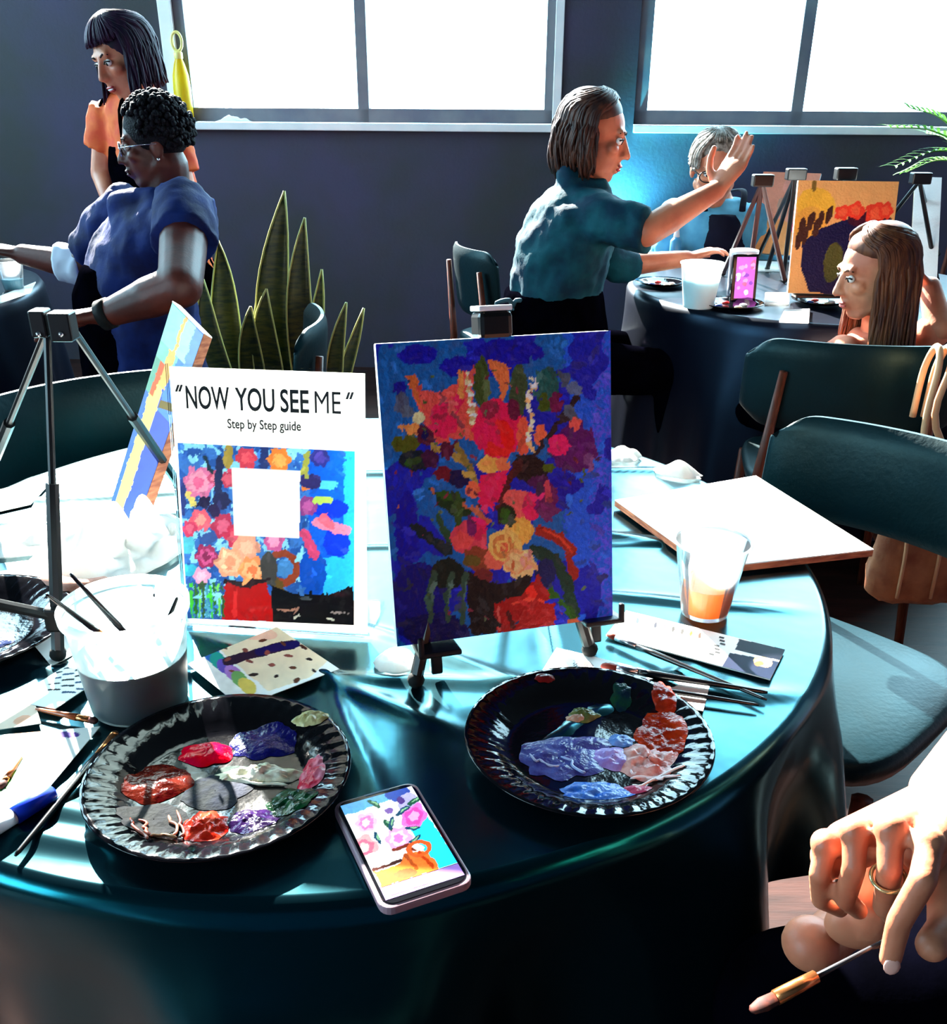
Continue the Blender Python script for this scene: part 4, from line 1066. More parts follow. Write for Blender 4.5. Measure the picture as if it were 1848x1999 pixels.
# ================================================================== CHAIRS
M_teal = mat('teal_vinyl', 0x041c24, .45, .28, col2=0x03161c, scale=12, bump=.08, bscale=120, tint=(.5, .95, 1.0))
M_leg = mat('brown_wood', 0x6a2c18, .45, .4, col2=0x48200f, scale=20, stretch=(6, 6, 1))
M_blkp = mat('black_plastic', 0x08080a, .4, .5)
def chair(label, bc_, face, width=.46, ztop=.81, hgt=.25, curve=.055, seat_z=.455, group='teal chairs', tilt=.10):
    """bc_: middle of the back panel's top edge on the floor plan, face: direction the sitter looks"""
    f = unit(A3(face[0], face[1], 0)); s = A3(f[1], -f[0], 0)      # s: sitter's right
    b0 = A3(bc_[0], bc_[1], 0)
    sc = b0 + f * .25
    t = thing('dining_chair', label, 'chair', (sc[0], sc[1], 0), group)
    # back panel: rounded shell
    nu, nv = 44, 14
    def shell(off):
        G = []
        for j in range(nv + 1):
            v = j / nv
            row = []
            for i in range(nu + 1):
                u = -1 + 2 * i / nu
                # superellipse outline
                hw = width / 2 * (1 - abs(2 * v - 1) ** 6 * .05)
                z = ztop - hgt + hgt * v - .045 * (max(0, abs(u) - .68) / .32) ** 3 * (2 * v - 1) ** 3
                edge = max(abs(u) ** 8, abs(2 * v - 1) ** 8)
                th = off * (1 - .75 * edge)
                row.append(b0 + s * (u * hw) + f * (curve * u * u - tilt * (z - ztop) * 1.0 * -1 * -1 + th) + A3(0, 0, z))
            G.append(row)
        return np.array(G)
    Fr, Bk = shell(.018), shell(-.016)
    m = MB()
    a = np.concatenate([Fr, Bk[:, ::-1]], axis=1)
    m.surf(a, closed=True)
    for jj in (0, nv):                     # close top and bottom
        n0 = m.n
        m.add(np.concatenate([Fr[jj], Bk[jj]]), [(i, i + 1, nu + 2 + i, nu + 1 + i) for i in range(nu)])
    m.build('backrest', M_teal, t, smooth=True)
    # seat pad
    G = []
    for z, k in ((-.045, .90), (-.040, .97), (-.02, 1.0), (-.006, .985), (0, .93), (.002, .6), (.002, .03)):
        row = []
        for i in range(40):
            an = 2 * PI * i / 40
            c_, s_ = math.cos(an), math.sin(an)
            x = math.copysign(abs(c_) ** .55, c_) * .205 * k; y = math.copysign(abs(s_) ** .55, s_) * .215 * k
            row.append(sc + s * x + f * (y - .01) + A3(0, 0, seat_z + z))
        G.append(row)
    m = MB().surf(np.array(G), closed=True)
    m.add(np.array(G[0]), [tuple(range(40))])
    m.build('seat', M_teal, t, smooth=True)
    for sx in (-1, 1):
        top = b0 + s * (sx * .165) - f * .022 + A3(0, 0, ztop - .07) + f * (curve * .5)
        mid = sc + s * (sx * .19) - f * .215 + A3(0, 0, seat_z - .03)
        MB().tube([top, mid, sc + s * (sx * .215) - f * .26], [.010, .015, .011], 8).build('leg', M_leg, t, smooth=True)
        MB().tube([sc + s * (sx * .185) + f * .17 + A3(0, 0, seat_z - .045), sc + s * (sx * .205) + f * .21], [.016, .010], 8).build('leg', M_leg, t, smooth=True)
        MB().tube([sc + s * (sx * .195) + f * .18 + A3(0, 0, .2), sc + s * (sx * .20) - f * .235 + A3(0, 0, .2)], .008, 6).build('stretcher', M_leg, t)
    return t
A_, B_ = T(1545, 800, .80), T(1848, 872, .80)
dirn = unit((B_ - A_) * A3(1, 1, 0))
nrm = A3(dirn[1], -dirn[0], 0); nrm = nrm if np.dot(nrm, A3(*TC, 0) - A_) > 0 else -nrm
ch2 = chair('teal chair pulled up at the right of the foreground table', (A_ + dirn * .23)[:2], nrm, ztop=.81, hgt=.18)
A1, B1 = T(1462, 672, .80), T(1848, 690, .80)
d1 = unit((B1 - A1) * A3(1, 1, 0))
ch1 = chair('teal chair the girl sits on with a bag hung over it', (A1 + d1 * .25)[:2], A3(-d1[1], d1[0], 0), width=.50, ztop=.81, hgt=.215)
ch3 = chair('teal chair behind the left of the foreground table', (-.755, 1.735), (.66, -.75), width=.56, ztop=.825, curve=.09)
c4 = Y(912, 520, 3.75)
ch4 = chair('small teal chair standing alone against the back wall', (c4[0] - .02, 3.75), (.93, .36), ztop=.80, width=.42)
ch5 = chair('teal chair the person with glasses sits on', (-.40, 2.52), (-.90, -.10), ztop=.79)

# shoulder bag hanging from the girl's chair
M_tan = mat('tan_leather', 0xb87c54, .5, .4, col2=0x94583c, scale=18, bump=.2, bscale=60)
hp = T(1800, 690, .815)
bgc = Y(1800, 1080, float(hp[1]) - .10)
bag = thing('shoulder_bag', 'tan leather shoulder bag hanging from the back of the chair', 'bag', A3(bgc[0], bgc[1], bgc[2] - .10))
G = []
for z, kx, ky in ((-.115, .2, .3), (-.112, .75, .8), (-.095, .95, 1.1), (-.04, 1.0, 1.2), (.03, .93, 1.0), (.10, .86, .7), (.118, .82, .35), (.119, .2, .1)):
    row = []
    for i in range(36):
        an = 2 * PI * i / 36
        c_, s_ = math.cos(an), math.sin(an)
        row.append(bgc + A3(.115 * kx * math.copysign(abs(c_) ** .6, c_), .040 * ky * math.copysign(abs(s_) ** .8, s_) - .004 * math.sin(an * 9 + z * 40), z))
    G.append(row)
MB().surf(np.array(G), closed=True).build('bag_body', M_tan, bag, smooth=True)
for k, dx in enumerate((-.07, .005, .06)):
    MB().tube(bez([bgc + (dx, -.044, .10), bgc + (dx + .006, -.053, .02), bgc + (dx + .012, -.046, -.09)], 8), .004, 6).build('seam_cord', mat('pale_leather', 0xd8a478, .5), bag, smooth=True)
for px in (1822, 1845):
    top = T(px, 682, .835)
    MB().tube(bez([bgc + ((px - 1822) * .006 - .03, -.01, .11), top + (.0, -.035, -.16), top + (.004, -.030, -.03), top + (.006, 0, .006), top + (.008, .04, -.05), top + (.01, .05, -.16)], 26), .0075, 8).build('strap', mat('pale_leather'), bag, smooth=True)

# ================================================================== PLANTS
def leaf_strip(m, base, tip, wid, bend, face, n=14, cup=.25):
    base, tip = np.asarray(base, float), np.asarray(tip, float)
    ax = tip - base
    s = unit(np.cross(ax, face))
    nn = unit(np.cross(s, ax))
    G = []
    for i in range(n + 1):
        t = i / n
        w = wid * (.55 + .9 * t - 1.45 * t ** 3.2) if t < 1 else 0
        w = max(w, .0006)
        c = base + ax * t + nn * bend * math.sin(t * PI) + s * (wid * .35 * math.sin(t * 5 + bend * 90))
        G.append([c - s * w + nn * (cup * w), c - s * w * .5 + nn * cup * .25 * w, c, c + s * w * .5 + nn * cup * .25 * w, c + s * w + nn * cup * w])
    m.surf(np.array(G))
    return np.array(G)
M_snake = mat('snake_leaf', 0x4a4c10, .45, .4, col2=0x12280a, scale=16, stretch=(1.6, 1.6, 7), bump=.05, detail=3)
M_edge = mat('yellow_leaf_edge', 0xc8c878, .5, .4)
spd = 2.9
sp0 = Y(540, 880, spd)
snake = thing('snake_plant', 'potted snake plant with mottled upright leaves against the wall', 'plant', (sp0[0], spd, 0))
leaves = [((545, 860), (548, 372), 50, 0), ((525, 860), (537, 400), 40, .05), ((590, 860), (597, 425), 40, -.04), ((500, 880), (412, 470), 48, .06), ((470, 880), (395, 545), 42, -.02), ((520, 900), (530, 565), 44, -.08),
          ((620, 880), (622, 525), 26, .03), ((640, 900), (676, 590), 26, -.03), ((650, 900), (705, 600), 20, .04), ((440, 900), (440, 560), 40, .09), ((570, 900), (580, 520), 40, .08), ((480, 880), (500, 600), 40, -.10)]
for (bx1, by1), (tx, ty), wpx, dd in leaves:
    m = MB()
    base = Y(bx1, by1, spd + dd * .4); base[2] = .30
    G = leaf_strip(m, base, Y(tx, ty, spd + dd), wpx / 1850 * 3.0 * .72, .02 + dd * .2, A3(0.1, -1, 0.15))
    lf = m.build('leaf', M_snake, snake, smooth=True, thick=.003)
    e = MB()
    for side in (0, 4):
        e.tube([g[side] + A3(0, -.002, 0) for g in G], .0030, 5)
    e.build('leaf_margin', M_edge, lf, smooth=True)
MB().lathe([(.10, 0), (.13, .02), (.155, .30), (.165, .31), (.165, .34), (.150, .34), (.145, .30)], 36, (sp0[0], spd, 0), (True, False)).build('pot', mat('grey_planter', 0x3c4044, .6, .3, col2=0x303438, scale=10), snake, smooth=False)
MB().lathe([(0, .305), (.146, .305)], 30, (sp0[0], spd, 0)).build('soil', mat('dark_soil', 0x1c120c, .95, .1, col2=0x2c1c12, scale=60, bump=.6), snake)
# leafy plant at the right by the window
lp = Y(1880, 300, 4.25)
lplant = thing('leafy_plant', 'feathery light green plant below the right window', 'plant', (lp[0], 4.25, 0))
M_fern = mat('light_green_leaf', 0x4c8838, .5, .3, col2=0x708c40, scale=20, transl=.3)
MB().lathe([(.12, 0), (.14, .02), (.16, .44), (.17, .45), (.17, .48), (.15, .48), (.145, .44), (0, .44)], 32, (lp[0], 4.25, 0), (True, False)).build('pot', mat('grey_planter'), lplant)
MB().tube(bez([(lp[0], 4.25, .44), (lp[0] + .02, 4.24, .75), (lp[0], 4.25, 1.16)], 8), [.014, .012, .011, .010, .009, .008, .007, .006], 8).build('stem', mat('brown_wood'), lplant, smooth=True)
for k in range(13):
    a = 2 * PI * k / 13 + .3
    el = (.35, .0, .6)[k % 3]
    L_ = .26 + .04 * (k % 4)
    d = A3(math.cos(a) * math.cos(el), math.sin(a) * math.cos(el) * .7, math.sin(el))
    p0 = A3(lp[0], 4.25, 1.16 - .02 * (k % 5))
    ctrl = [p0, p0 + d * L_ * .5, p0 + d * L_ + A3(0, 0, -.05)]
    sp = bez(ctrl, 12)
    fr_ = MB().tube(sp, [.0035] * 6 + [.002] * 6, 5).build('frond', M_fern, lplant, smooth=True)
    for i in range(1, 12):
        for sd in (-1, 1):
            tn = unit(sp[i] - sp[i - 1]); sdv = unit(np.cross(tn, (0, 0, 1))) * sd
            mm = MB()
            leaf_strip(mm, sp[i], sp[i] + sdv * .045 + tn * .045 + A3(0, 0, .008), .0075, .006, A3(0, 0, 1), 6, .1)
            mm.build('leaflet', M_fern, fr_, smooth=True)

# ================================================================== ON AND BY THE WINDOW WALL
sl = W(362, 232, WALL_Y - .02)
yb = np.array(room((sl[0], WALL_Y - .018, SILL + .0345)))
bot = thing('yellow_bottle', 'yellow bottle with a ring on top standing on the window ledge', 'bottle', yb)
M_yel = mat('yellow_plastic', 0xf4d818, .35, .5, col2=0xe8b810, scale=8, transl=.3)
kb = .40
MB().lathe([(0, 0), (.036, 0), (.040, .01), (.042, .14 * kb / .4), (.038, .20), (.026, .25), (.018, .27), (.018, .30), (0, .302)], 28, yb).build('bottle_body', M_yel, bot, smooth=True)
MB().lathe([(.019, .272), (.021, .275), (.021, .298), (.016, .304), (0, .304)], 24, yb).build('cap', mat('pale_yellow_cap', 0xf0e088, .4), bot, smooth=True)
MB().tube([yb + A3(.024 * math.cos(a), 0, .345 + .040 * math.sin(a)) for a in np.linspace(0, 2 * PI, 25)], .007, 8, caps=False).build('ring', mat('pale_yellow_cap'), bot, smooth=True)
sl = W(455, 238, WALL_Y - .03)
c0 = np.array(room((sl[0], WALL_Y - .022, SILL + .0345)))
a, bb = np.meshgrid(np.linspace(.03, 1, 12), np.linspace(0, 2 * PI, 40, endpoint=False), indexing='ij')
X, Yv = .095 * a * np.cos(bb), .022 * a * np.sin(bb)
tag(MB().surf(np.stack([c0[0] + X, c0[1] + Yv, c0[2] + .001 + .026 * (1 - a ** 2) * (.4 + fnoise(X * 50, Yv * 50))], -1), closed=True).build('white_rag', mat('paper_towel'), smooth=True),
    'crumpled white rag lying on the window ledge', 'rag')
# unseen lamp added behind the people at the right table for the cyan wall glow
lw = W(1132, 470, WALL_Y)
lc = np.array(room((lw[0], WALL_Y, lw[2])))
ldir = np.array(room((0, -1, 0)))
lamp = thing('added_glow_lamp', 'small added lamp hidden behind the woman in the teal shirt, for the wall glow', 'lamp', lc - (0, 0, .05))
MB().tube([lc, lc + ldir * .02], .035, 20).build('wall_plate', M_blk, lamp)
MB().tube([lc + ldir * .02, lc + ldir * .10 + A3(0, 0, -.01)], .008, 10).build('arm', M_blk, lamp)
bulb = lc + ldir * .13
MB().ball(bulb, .028, 16, 10).build('bulb', mat('lit_bulb', (.35, .9, 1.0), .4, emit=8.0), lamp, smooth=True)
pl = bpy.data.lights.new('added_glow_light', 'SPOT'); pl.energy = 190.0; pl.color = (.10, .85, 1.0); pl.shadow_soft_size = .02; pl.spot_size = 1.25; pl.spot_blend = 1.0
plo = bpy.data.objects.new('added_glow_light', pl); COL.objects.link(plo); plo.location = bulb + A3(.035, 0, .02)
plo.rotation_euler = (-(Vector(room(tuple(W(1238, 345, WALL_Y)))) - plo.location)).to_track_quat('Z', 'Y').to_euler()

# ================================================================== THINGS ON THE TABLE BY THE WINDOW
ZT = TZ + .004
def prism_board(name, label, tl, tr, br, bl, th, face_print, edge=None):
    t = thing(name, label, 'painting', (np.asarray(bl) + np.asarray(br)) / 2)
    tl, tr, br, bl = (np.asarray(p, float) for p in (tl, tr, br, bl))
    n = unit(np.cross(br - bl, tl - bl))
    MB().add([bl, br, tr, tl, bl - n * th, br - n * th, tr - n * th, tl - n * th],
             [(0, 1, 2, 3), (7, 6, 5, 4), (0, 4, 5, 1), (1, 5, 6, 2), (2, 6, 7, 3), (3, 7, 4, 0)]).build('canvas_panel', edge or M_card_white, t)
    face_print.sheet('painted_face', tl, tr, br, bl, print_mat('acrylic_paint'), t, .0008)
    return t
def rect_from(bl_px, br_px, tl_px, z, lean_depth):
    bl = T(*bl_px, z)
    br = T(*br_px, z)
    tl = Y(*tl_px, float(bl[1]) + lean_depth)
    return tl, tl + (br - bl), br, bl
# orange canvas with the dark vase
q = rect_from((1537, 572), (1728, 577), (1558, 352), ZT + .03, .07)
P = Print([(1558, 352), (1740, 356), (1728, 577), (1537, 572)], 90, 110, 5, 12)
P.fill(0xf0b068, .15); P.ell(1590, 400, 36, 34, 0xf0b838); P.ell(1580, 440, 30, 40, 0xe8a840)
P.poly([(1562, 470), (1600, 440), (1650, 425), (1700, 420), (1735, 440), (1735, 575), (1580, 572), (1565, 530)], 0x04043c, .2)
P.ell(1690, 425, 40, 16, 0x400020)
for x, y in ((1565, 440), (1580, 430), (1598, 425), (1615, 415), (1570, 455), (1557, 465), (1590, 440)):
    P.ell(x, y, 6, 18, 0x401c10, 15)
for x, y, r in ((1640, 412, 16), (1663, 408, 17), (1700, 413, 22), (1718, 408, 16)):
    P.flower(x, y, r, (0xf03c20, 0xf86038), 5)
P.ell(1625, 510, 18, 40, 0x50501c, 10); P.ell(1585, 362, 5, 10, 0x806020)
oc = prism_board('orange_canvas', 'orange canvas with dark vase and red flowers beside the girl', *q, .016, P)
def easel(label, head, feet, group=None, r=.008, m_=None):
    t = thing('table_easel', label, 'easel', (head[0], head[1], ZT), group)
    for ft_ in feet:
        MB().tube([head + (0, 0, -.01), np.asarray(ft_) + (0, 0, r)], [r * .8, r], 8).build('leg', m_ or M_blk, t)
        MB().ball(np.asarray(ft_) + (0, 0, r), r * 1.2, 8, 6).build('rubber_foot', mat('black_rubber'), t)
    MB().obox(head + (-.030, -.02, -.02), (.060, 0, 0), (0, .035, 0), (0, 0, .034)).build('head_clamp', M_blk, t, bevel=.004)
    return t
q2 = q[0]
hd_o = (q[0] + q[1]) / 2 + A3(0, .035, .02)
easel('easel behind the orange canvas by the girl', hd_o, [T(1560, 560, ZT) + A3(0, .05, 0), T(1700, 562, ZT) + A3(0, .05, 0), A3(hd_o[0], hd_o[1] + .14, ZT)], 'easels by the window')
te = [o for o in bpy.data.objects if o.get('label') == 'easel behind the orange canvas by the girl'][0]
MB().box(q[3] + (0.02, -.02, -.012), q[2] + (-.02, .06, -.002)).build('ledge', M_blk, te, bevel=.003)
# pink canvas, seen between the legs of its easel
q = rect_from((1448, 492), (1536, 498), (1490, 335), ZT + .02, .10)
P = Print([(1490, 335), (1612, 332), (1536, 498), (1448, 492)], 60, 70, 4, 14)
P.fill(0xf0a890, .15); P.ell(1500, 470, 40, 34, 0xf0a868); P.ell(1555, 380, 30, 40, 0xf4b0a0); P.ell(1530, 450, 6, 10, 0xe86078); P.ell(1518, 415, 8, 22, 0xc8a898)
prism_board('pink_canvas', 'pink and peach canvas behind the crossed easel legs', q[0], q[0] + (q[2] - q[3]) * 1.25, q[3] + (q[2] - q[3]) * 1.25, q[3], .014, P)
hh_ = Y(1553, 338, 3.18)
easel('easel with crossed legs in front of the pink canvas', hh_, [T(1460, 502, ZT) + A3(0, -.12, 0), T(1528, 545, ZT), A3(hh_[0] + .05, hh_[1] + .33, ZT)], 'easels by the window')
hh_ = Y(1488, 350, 3.02)
easel('easel with a brown front leg beside the white cup', hh_, [T(1408, 536, ZT) + A3(0, -.02, 0), T(1530, 552, ZT), A3(hh_[0] + .08, hh_[1] + .30, ZT)], 'easels by the window', .009, mat('brown_metal', 0x3c1c14, .4, .5))
# white canvas on the easel at the right edge
q = rect_from((1752, 556), (1835, 560), (1790, 345), ZT + .01, .10)
P = Print([(0, 0), (10, 0), (10, 10), (0, 10)], 6, 6, 0, 1); P.fill(0xf8f8f8, .02)
prism_board('blank_canvas', 'blank white canvas on the easel at the right edge', Y(1785, 345, 3.44), Y(1785, 345, 3.44) + (T(1828, 556, ZT + .01) - T(1774, 552, ZT + .01)), T(1828, 556, ZT + .01), T(1774, 552, ZT + .01), .016, P, mat('raw_canvas_edge', 0xe8c888, .7))
hh_ = Y(1796, 346, 3.20)
easel('black easel holding the blank canvas at the right edge', hh_, [T(1742, 470, ZT) + A3(.0, -.45, 0), T(1822, 548, ZT) + A3(0, -.02, 0), A3(hh_[0] - .03, hh_[1] + .36, ZT)], 'easels by the window')
# cups, plates, napkins
wc = T(1362, 600, ZT)
wcup = thing('white_cup', 'frosted white plastic cup on the table by the window', 'cup', wc)
hcup = float(Y(1362, 512, wc[1])[2] - wc[2])
MB().lathe([(0, .001), (.042, .001), (.044, .006), (.060, hcup - .006), (.063, hcup - .004), (.063, hcup), (.059, hcup), (.057, hcup - .006), (.041, .006)], 36, wc).build('cup_body', clear_mat('frosted_cup_plastic', (.92, .98, 1.0), .2, .25, .8, (.85, .97, .98)), wcup, smooth=True)
MB().lathe([(0, .004), (.041, .004), (.052, hcup * .62), (0, hcup * .62)], 28, wc).build('cup_water', mat('pale_water', 0x9cd4e0, .1, .5, transl=.3), wcup)
jc = T(1448, 586, ZT)
can = thing('steel_tumbler', 'steel tumbler standing behind the propped phone', 'tumbler', jc + (0, .04, 0))
hj = float(Y(1445, 488, jc[1] + .04)[2] - jc[2])
MB().lathe([(0, 0), (.034, 0), (.038, .008), (.042, hj - .02), (.040, hj - .008), (.036, hj - .004)], 28, jc + (0, .04, 0)).build('tumbler_body', mat('brushed_steel', 0x8c90a0, .3, .5, metal=.9), can, smooth=True)
MB().lathe([(.041, hj - .012), (.043, hj - .008), (.043, hj), (.03, hj + .003), (0, hj + .003)], 28, jc + (0, .04, 0)).build('lid', mat('white_plastic'), can, smooth=True)
pb0, pb1 = T(1424, 590, ZT), T(1474, 590, ZT)
pt0 = Y(1432, 496, float(pb0[1]) + .03); pt1 = pt0 + (pb1 - pb0)
p2 = thing('mobile_phone', 'phone propped upright with a pink purple picture on its screen', 'phone', (pb0 + pb1) / 2)
ph_n = unit(np.cross(pb1 - pb0, pt0 - pb0))
MB().obox(pb0 - ph_n * .009, pb1 - pb0, pt0 - pb0, ph_n * .009).build('phone_body', mat('phone_front_glass'), p2, bevel=.003)
P = Print([(0, 0), (100, 0), (100, 200), (0, 200)], 40, 70, 8, 22); P.fill(0xc060c8)
for k in range(16): P.ell(rnd.uniform(10, 90), rnd.uniform(10, 190), rnd.uniform(8, 18), rnd.uniform(8, 18), rnd.choice([0xf0a0d0, 0xf8e0f0, 0x8040b0, 0xf06090, 0xd898f0]))
i0 = lambda u, v: pb0 + (pb1 - pb0) * u + (pt0 - pb0) * v
P.sheet('screen_picture', i0(.14, .94), i0(.88, .94), i0(.88, .08), i0(.14, .08), print_mat('screen_light'), p2, .001)
def small_plate(px, py, r, label, rim=0x101014):
    c = T(px, py, ZT)
    t = thing('paint_plate', label, 'plate', c, 'plates on the table by the window')
    MB().lathe([(0, .002), (r * .65, .002), (r * .8, .010), (r, .014), (r * 1.005, .012), (r * .8, .006), (r * .6, 0), (0, 0)], 40, c).build('plate_dish', M_plate, t, smooth=True)
    for k in range(4):
        MB().ball(c + (r * .4 * math.cos(k * 1.7), r * .4 * math.sin(k * 1.7), .004), (.012, .010, .005), 10, 6).build('paint_blob', mat('wet_paint_%d' % k, (0xf0f0f0, 0xc02020, 0x2040a0, 0xe0d0a0)[k], .3), t, smooth=True)
small_plate(1290, 556, .085, 'black palette plate in front of the woman in teal')
small_plate(1425, 598, .095, 'black palette plate in front of the propped phone')
small_plate(1600, 592, .085, 'black palette plate in front of the orange canvas')
def napkin(px4, label, z=ZT + .001):
    q_ = [T(x, y, z) for x, y in px4]
    o_ = MB().prism(q_[::-1], (0, 0, .006)).build('napkin', mat('paper_towel'), bevel=.002)
    tag(o_, label, 'napkin', 'napkins on the table by the window')
napkin([(1493, 574), (1540, 574), (1540, 594), (1492, 594)], 'white folded napkin left of the orange canvas foot')
napkin([(1530, 608), (1580, 606), (1578, 632), (1520, 630)], 'white folded napkin nearest the front edge of the window table')
napkin([(1480, 512), (1528, 514), (1528, 530), (1478, 530)], 'white napkin under the crossed easel legs')
gl = T(1316, 508, ZT)
gb = thing('glue_bottle', 'small blue bottle with white cap in front of the man with glasses', 'bottle', gl)
MB().lathe([(0, 0), (.020, 0), (.022, .005), (.022, .07), (.010, .085), (0, .085)], 20, gl).build('bottle_body', mat('blue_label_plastic', 0x3c90c0, .4), gb, smooth=True)
MB().lathe([(.010, .083), (.012, .086), (.008, .11), (0, .112)], 16, gl).build('cap', mat('white_plastic'), gb, smooth=True)
# things on the table at the left edge
lcx = T(28, 566, ZT)
lcup = thing('drink_cup', 'clear plastic cup on the table at the left edge', 'cup', lcx)
MB().lathe([(0, .001), (.028, .001), (.041, .088), (.043, .090), (.041, .091), (.039, .088), (.026, .004)], 32, lcx).build('cup_body', M_cup, lcup, smooth=True)
MB().lathe([(0, .004), (.027, .004), (.033, .035), (0, .035)], 28, lcx).build('cup_water', mat('pale_water'), lcup)
napkin_q = [T(x, y, ZT + .001) for x, y in ((0, 580), (70, 552), (60, 572), (-20, 600))]
tag(MB().prism(napkin_q[::-1], (0, 0, .004)).build('napkin', mat('paper_towel'), bevel=.001), 'white napkin at the edge of the left table', 'napkin')
# ================================================================== PEOPLE
def cap_mesh(m, p0, r0, p1, r1, n=14):
    p0, p1 = np.asarray(p0, float), np.asarray(p1, float)
    d = unit(p1 - p0)
    pts, rr = [], []
    for a in (85, 65, 40, 18):
        pts.append(p0 - d * r0 * math.sin(math.radians(a))); rr.append(r0 * math.cos(math.radians(a)))
    for t in (0, .5, 1):
        pts.append(lerp(p0, p1, t)); rr.append(r0 + (r1 - r0) * t)
    for a in (18, 40, 65, 85):
        pts.append(p1 + d * r1 * math.sin(math.radians(a))); rr.append(r1 * math.cos(math.radians(a)))
    m.tube(pts, rr, n)
def loft_mesh(m, secs, n=24):
    """secs: (centre, side vector*radius, front vector*radius)"""
    G = []
    c0, s0, f0 = secs[0]; c1, s1, f1 = secs[-1]
    full = [(np.asarray(c0, float), np.asarray(s0) * .05, np.asarray(f0) * .05)] + list(secs) + [(np.asarray(c1, float), np.asarray(s1) * .05, np.asarray(f1) * .05)]
    for c, s, f in full:
        G.append([np.asarray(c, float) + np.asarray(s) * math.cos(a) + np.asarray(f) * math.sin(a) for a in np.linspace(0, 2 * PI, n, endpoint=False)])
    k = m.n
    m.surf(np.array(G), closed=True)
    m.f.append(tuple(k + i for i in range(n))[::-1]); m.f.append(tuple(k + (len(full) - 1) * n + i for i in range(n)))
_clouds = {}
def flesh(name, m, material, parent, voxel=.009, smooth=5, folds=0.0, fold_size=.08, factor=.5):
    """one continuous skin over overlapping limbs"""
    V = np.vstack(m.v)
    loc = WLOC[parent.name]
    me = bpy.data.meshes.new(name)
    me.from_pydata((V - loc).tolist(), [], m.f)
    bm = bmesh.new(); bm.from_mesh(me); bmesh.ops.recalc_face_normals(bm, faces=bm.faces); bm.to_mesh(me); bm.free()
    ob = bpy.data.objects.new(name, me)
    COL.objects.link(ob)
    md = ob.modifiers.new('r', 'REMESH'); md.mode = 'VOXEL'; md.voxel_size = voxel; md.use_smooth_shade = True
    if smooth:
        sm = ob.modifiers.new('s', 'SMOOTH'); sm.factor = factor; sm.iterations = smooth
    if folds:
        tx = _clouds.get(fold_size)
        if tx is None:
            tx = bpy.data.textures.new('folds', 'CLOUDS'); tx.noise_scale = fold_size; tx.noise_depth = 2; _clouds[fold_size] = tx
        dp = ob.modifiers.new('d', 'DISPLACE'); dp.texture = tx; dp.strength = folds; dp.mid_level = .5; dp.texture_coords = 'LOCAL'
    bpy.context.view_layer.update()
    dg = bpy.context.evaluated_depsgraph_get()
    nm = bpy.data.meshes.new_from_object(ob.evaluated_get(dg))
    bpy.data.objects.remove(ob, do_unlink=True); bpy.data.meshes.remove(me)
    nm.name = name
    nm.materials.clear(); nm.materials.append(material)
    nm.polygons.foreach_set('use_smooth', [True] * len(nm.polygons))
    o = bpy.data.objects.new(name, nm)
    COL.objects.link(o)
    o.parent = parent
    WLOC[o.name] = loc
    return o
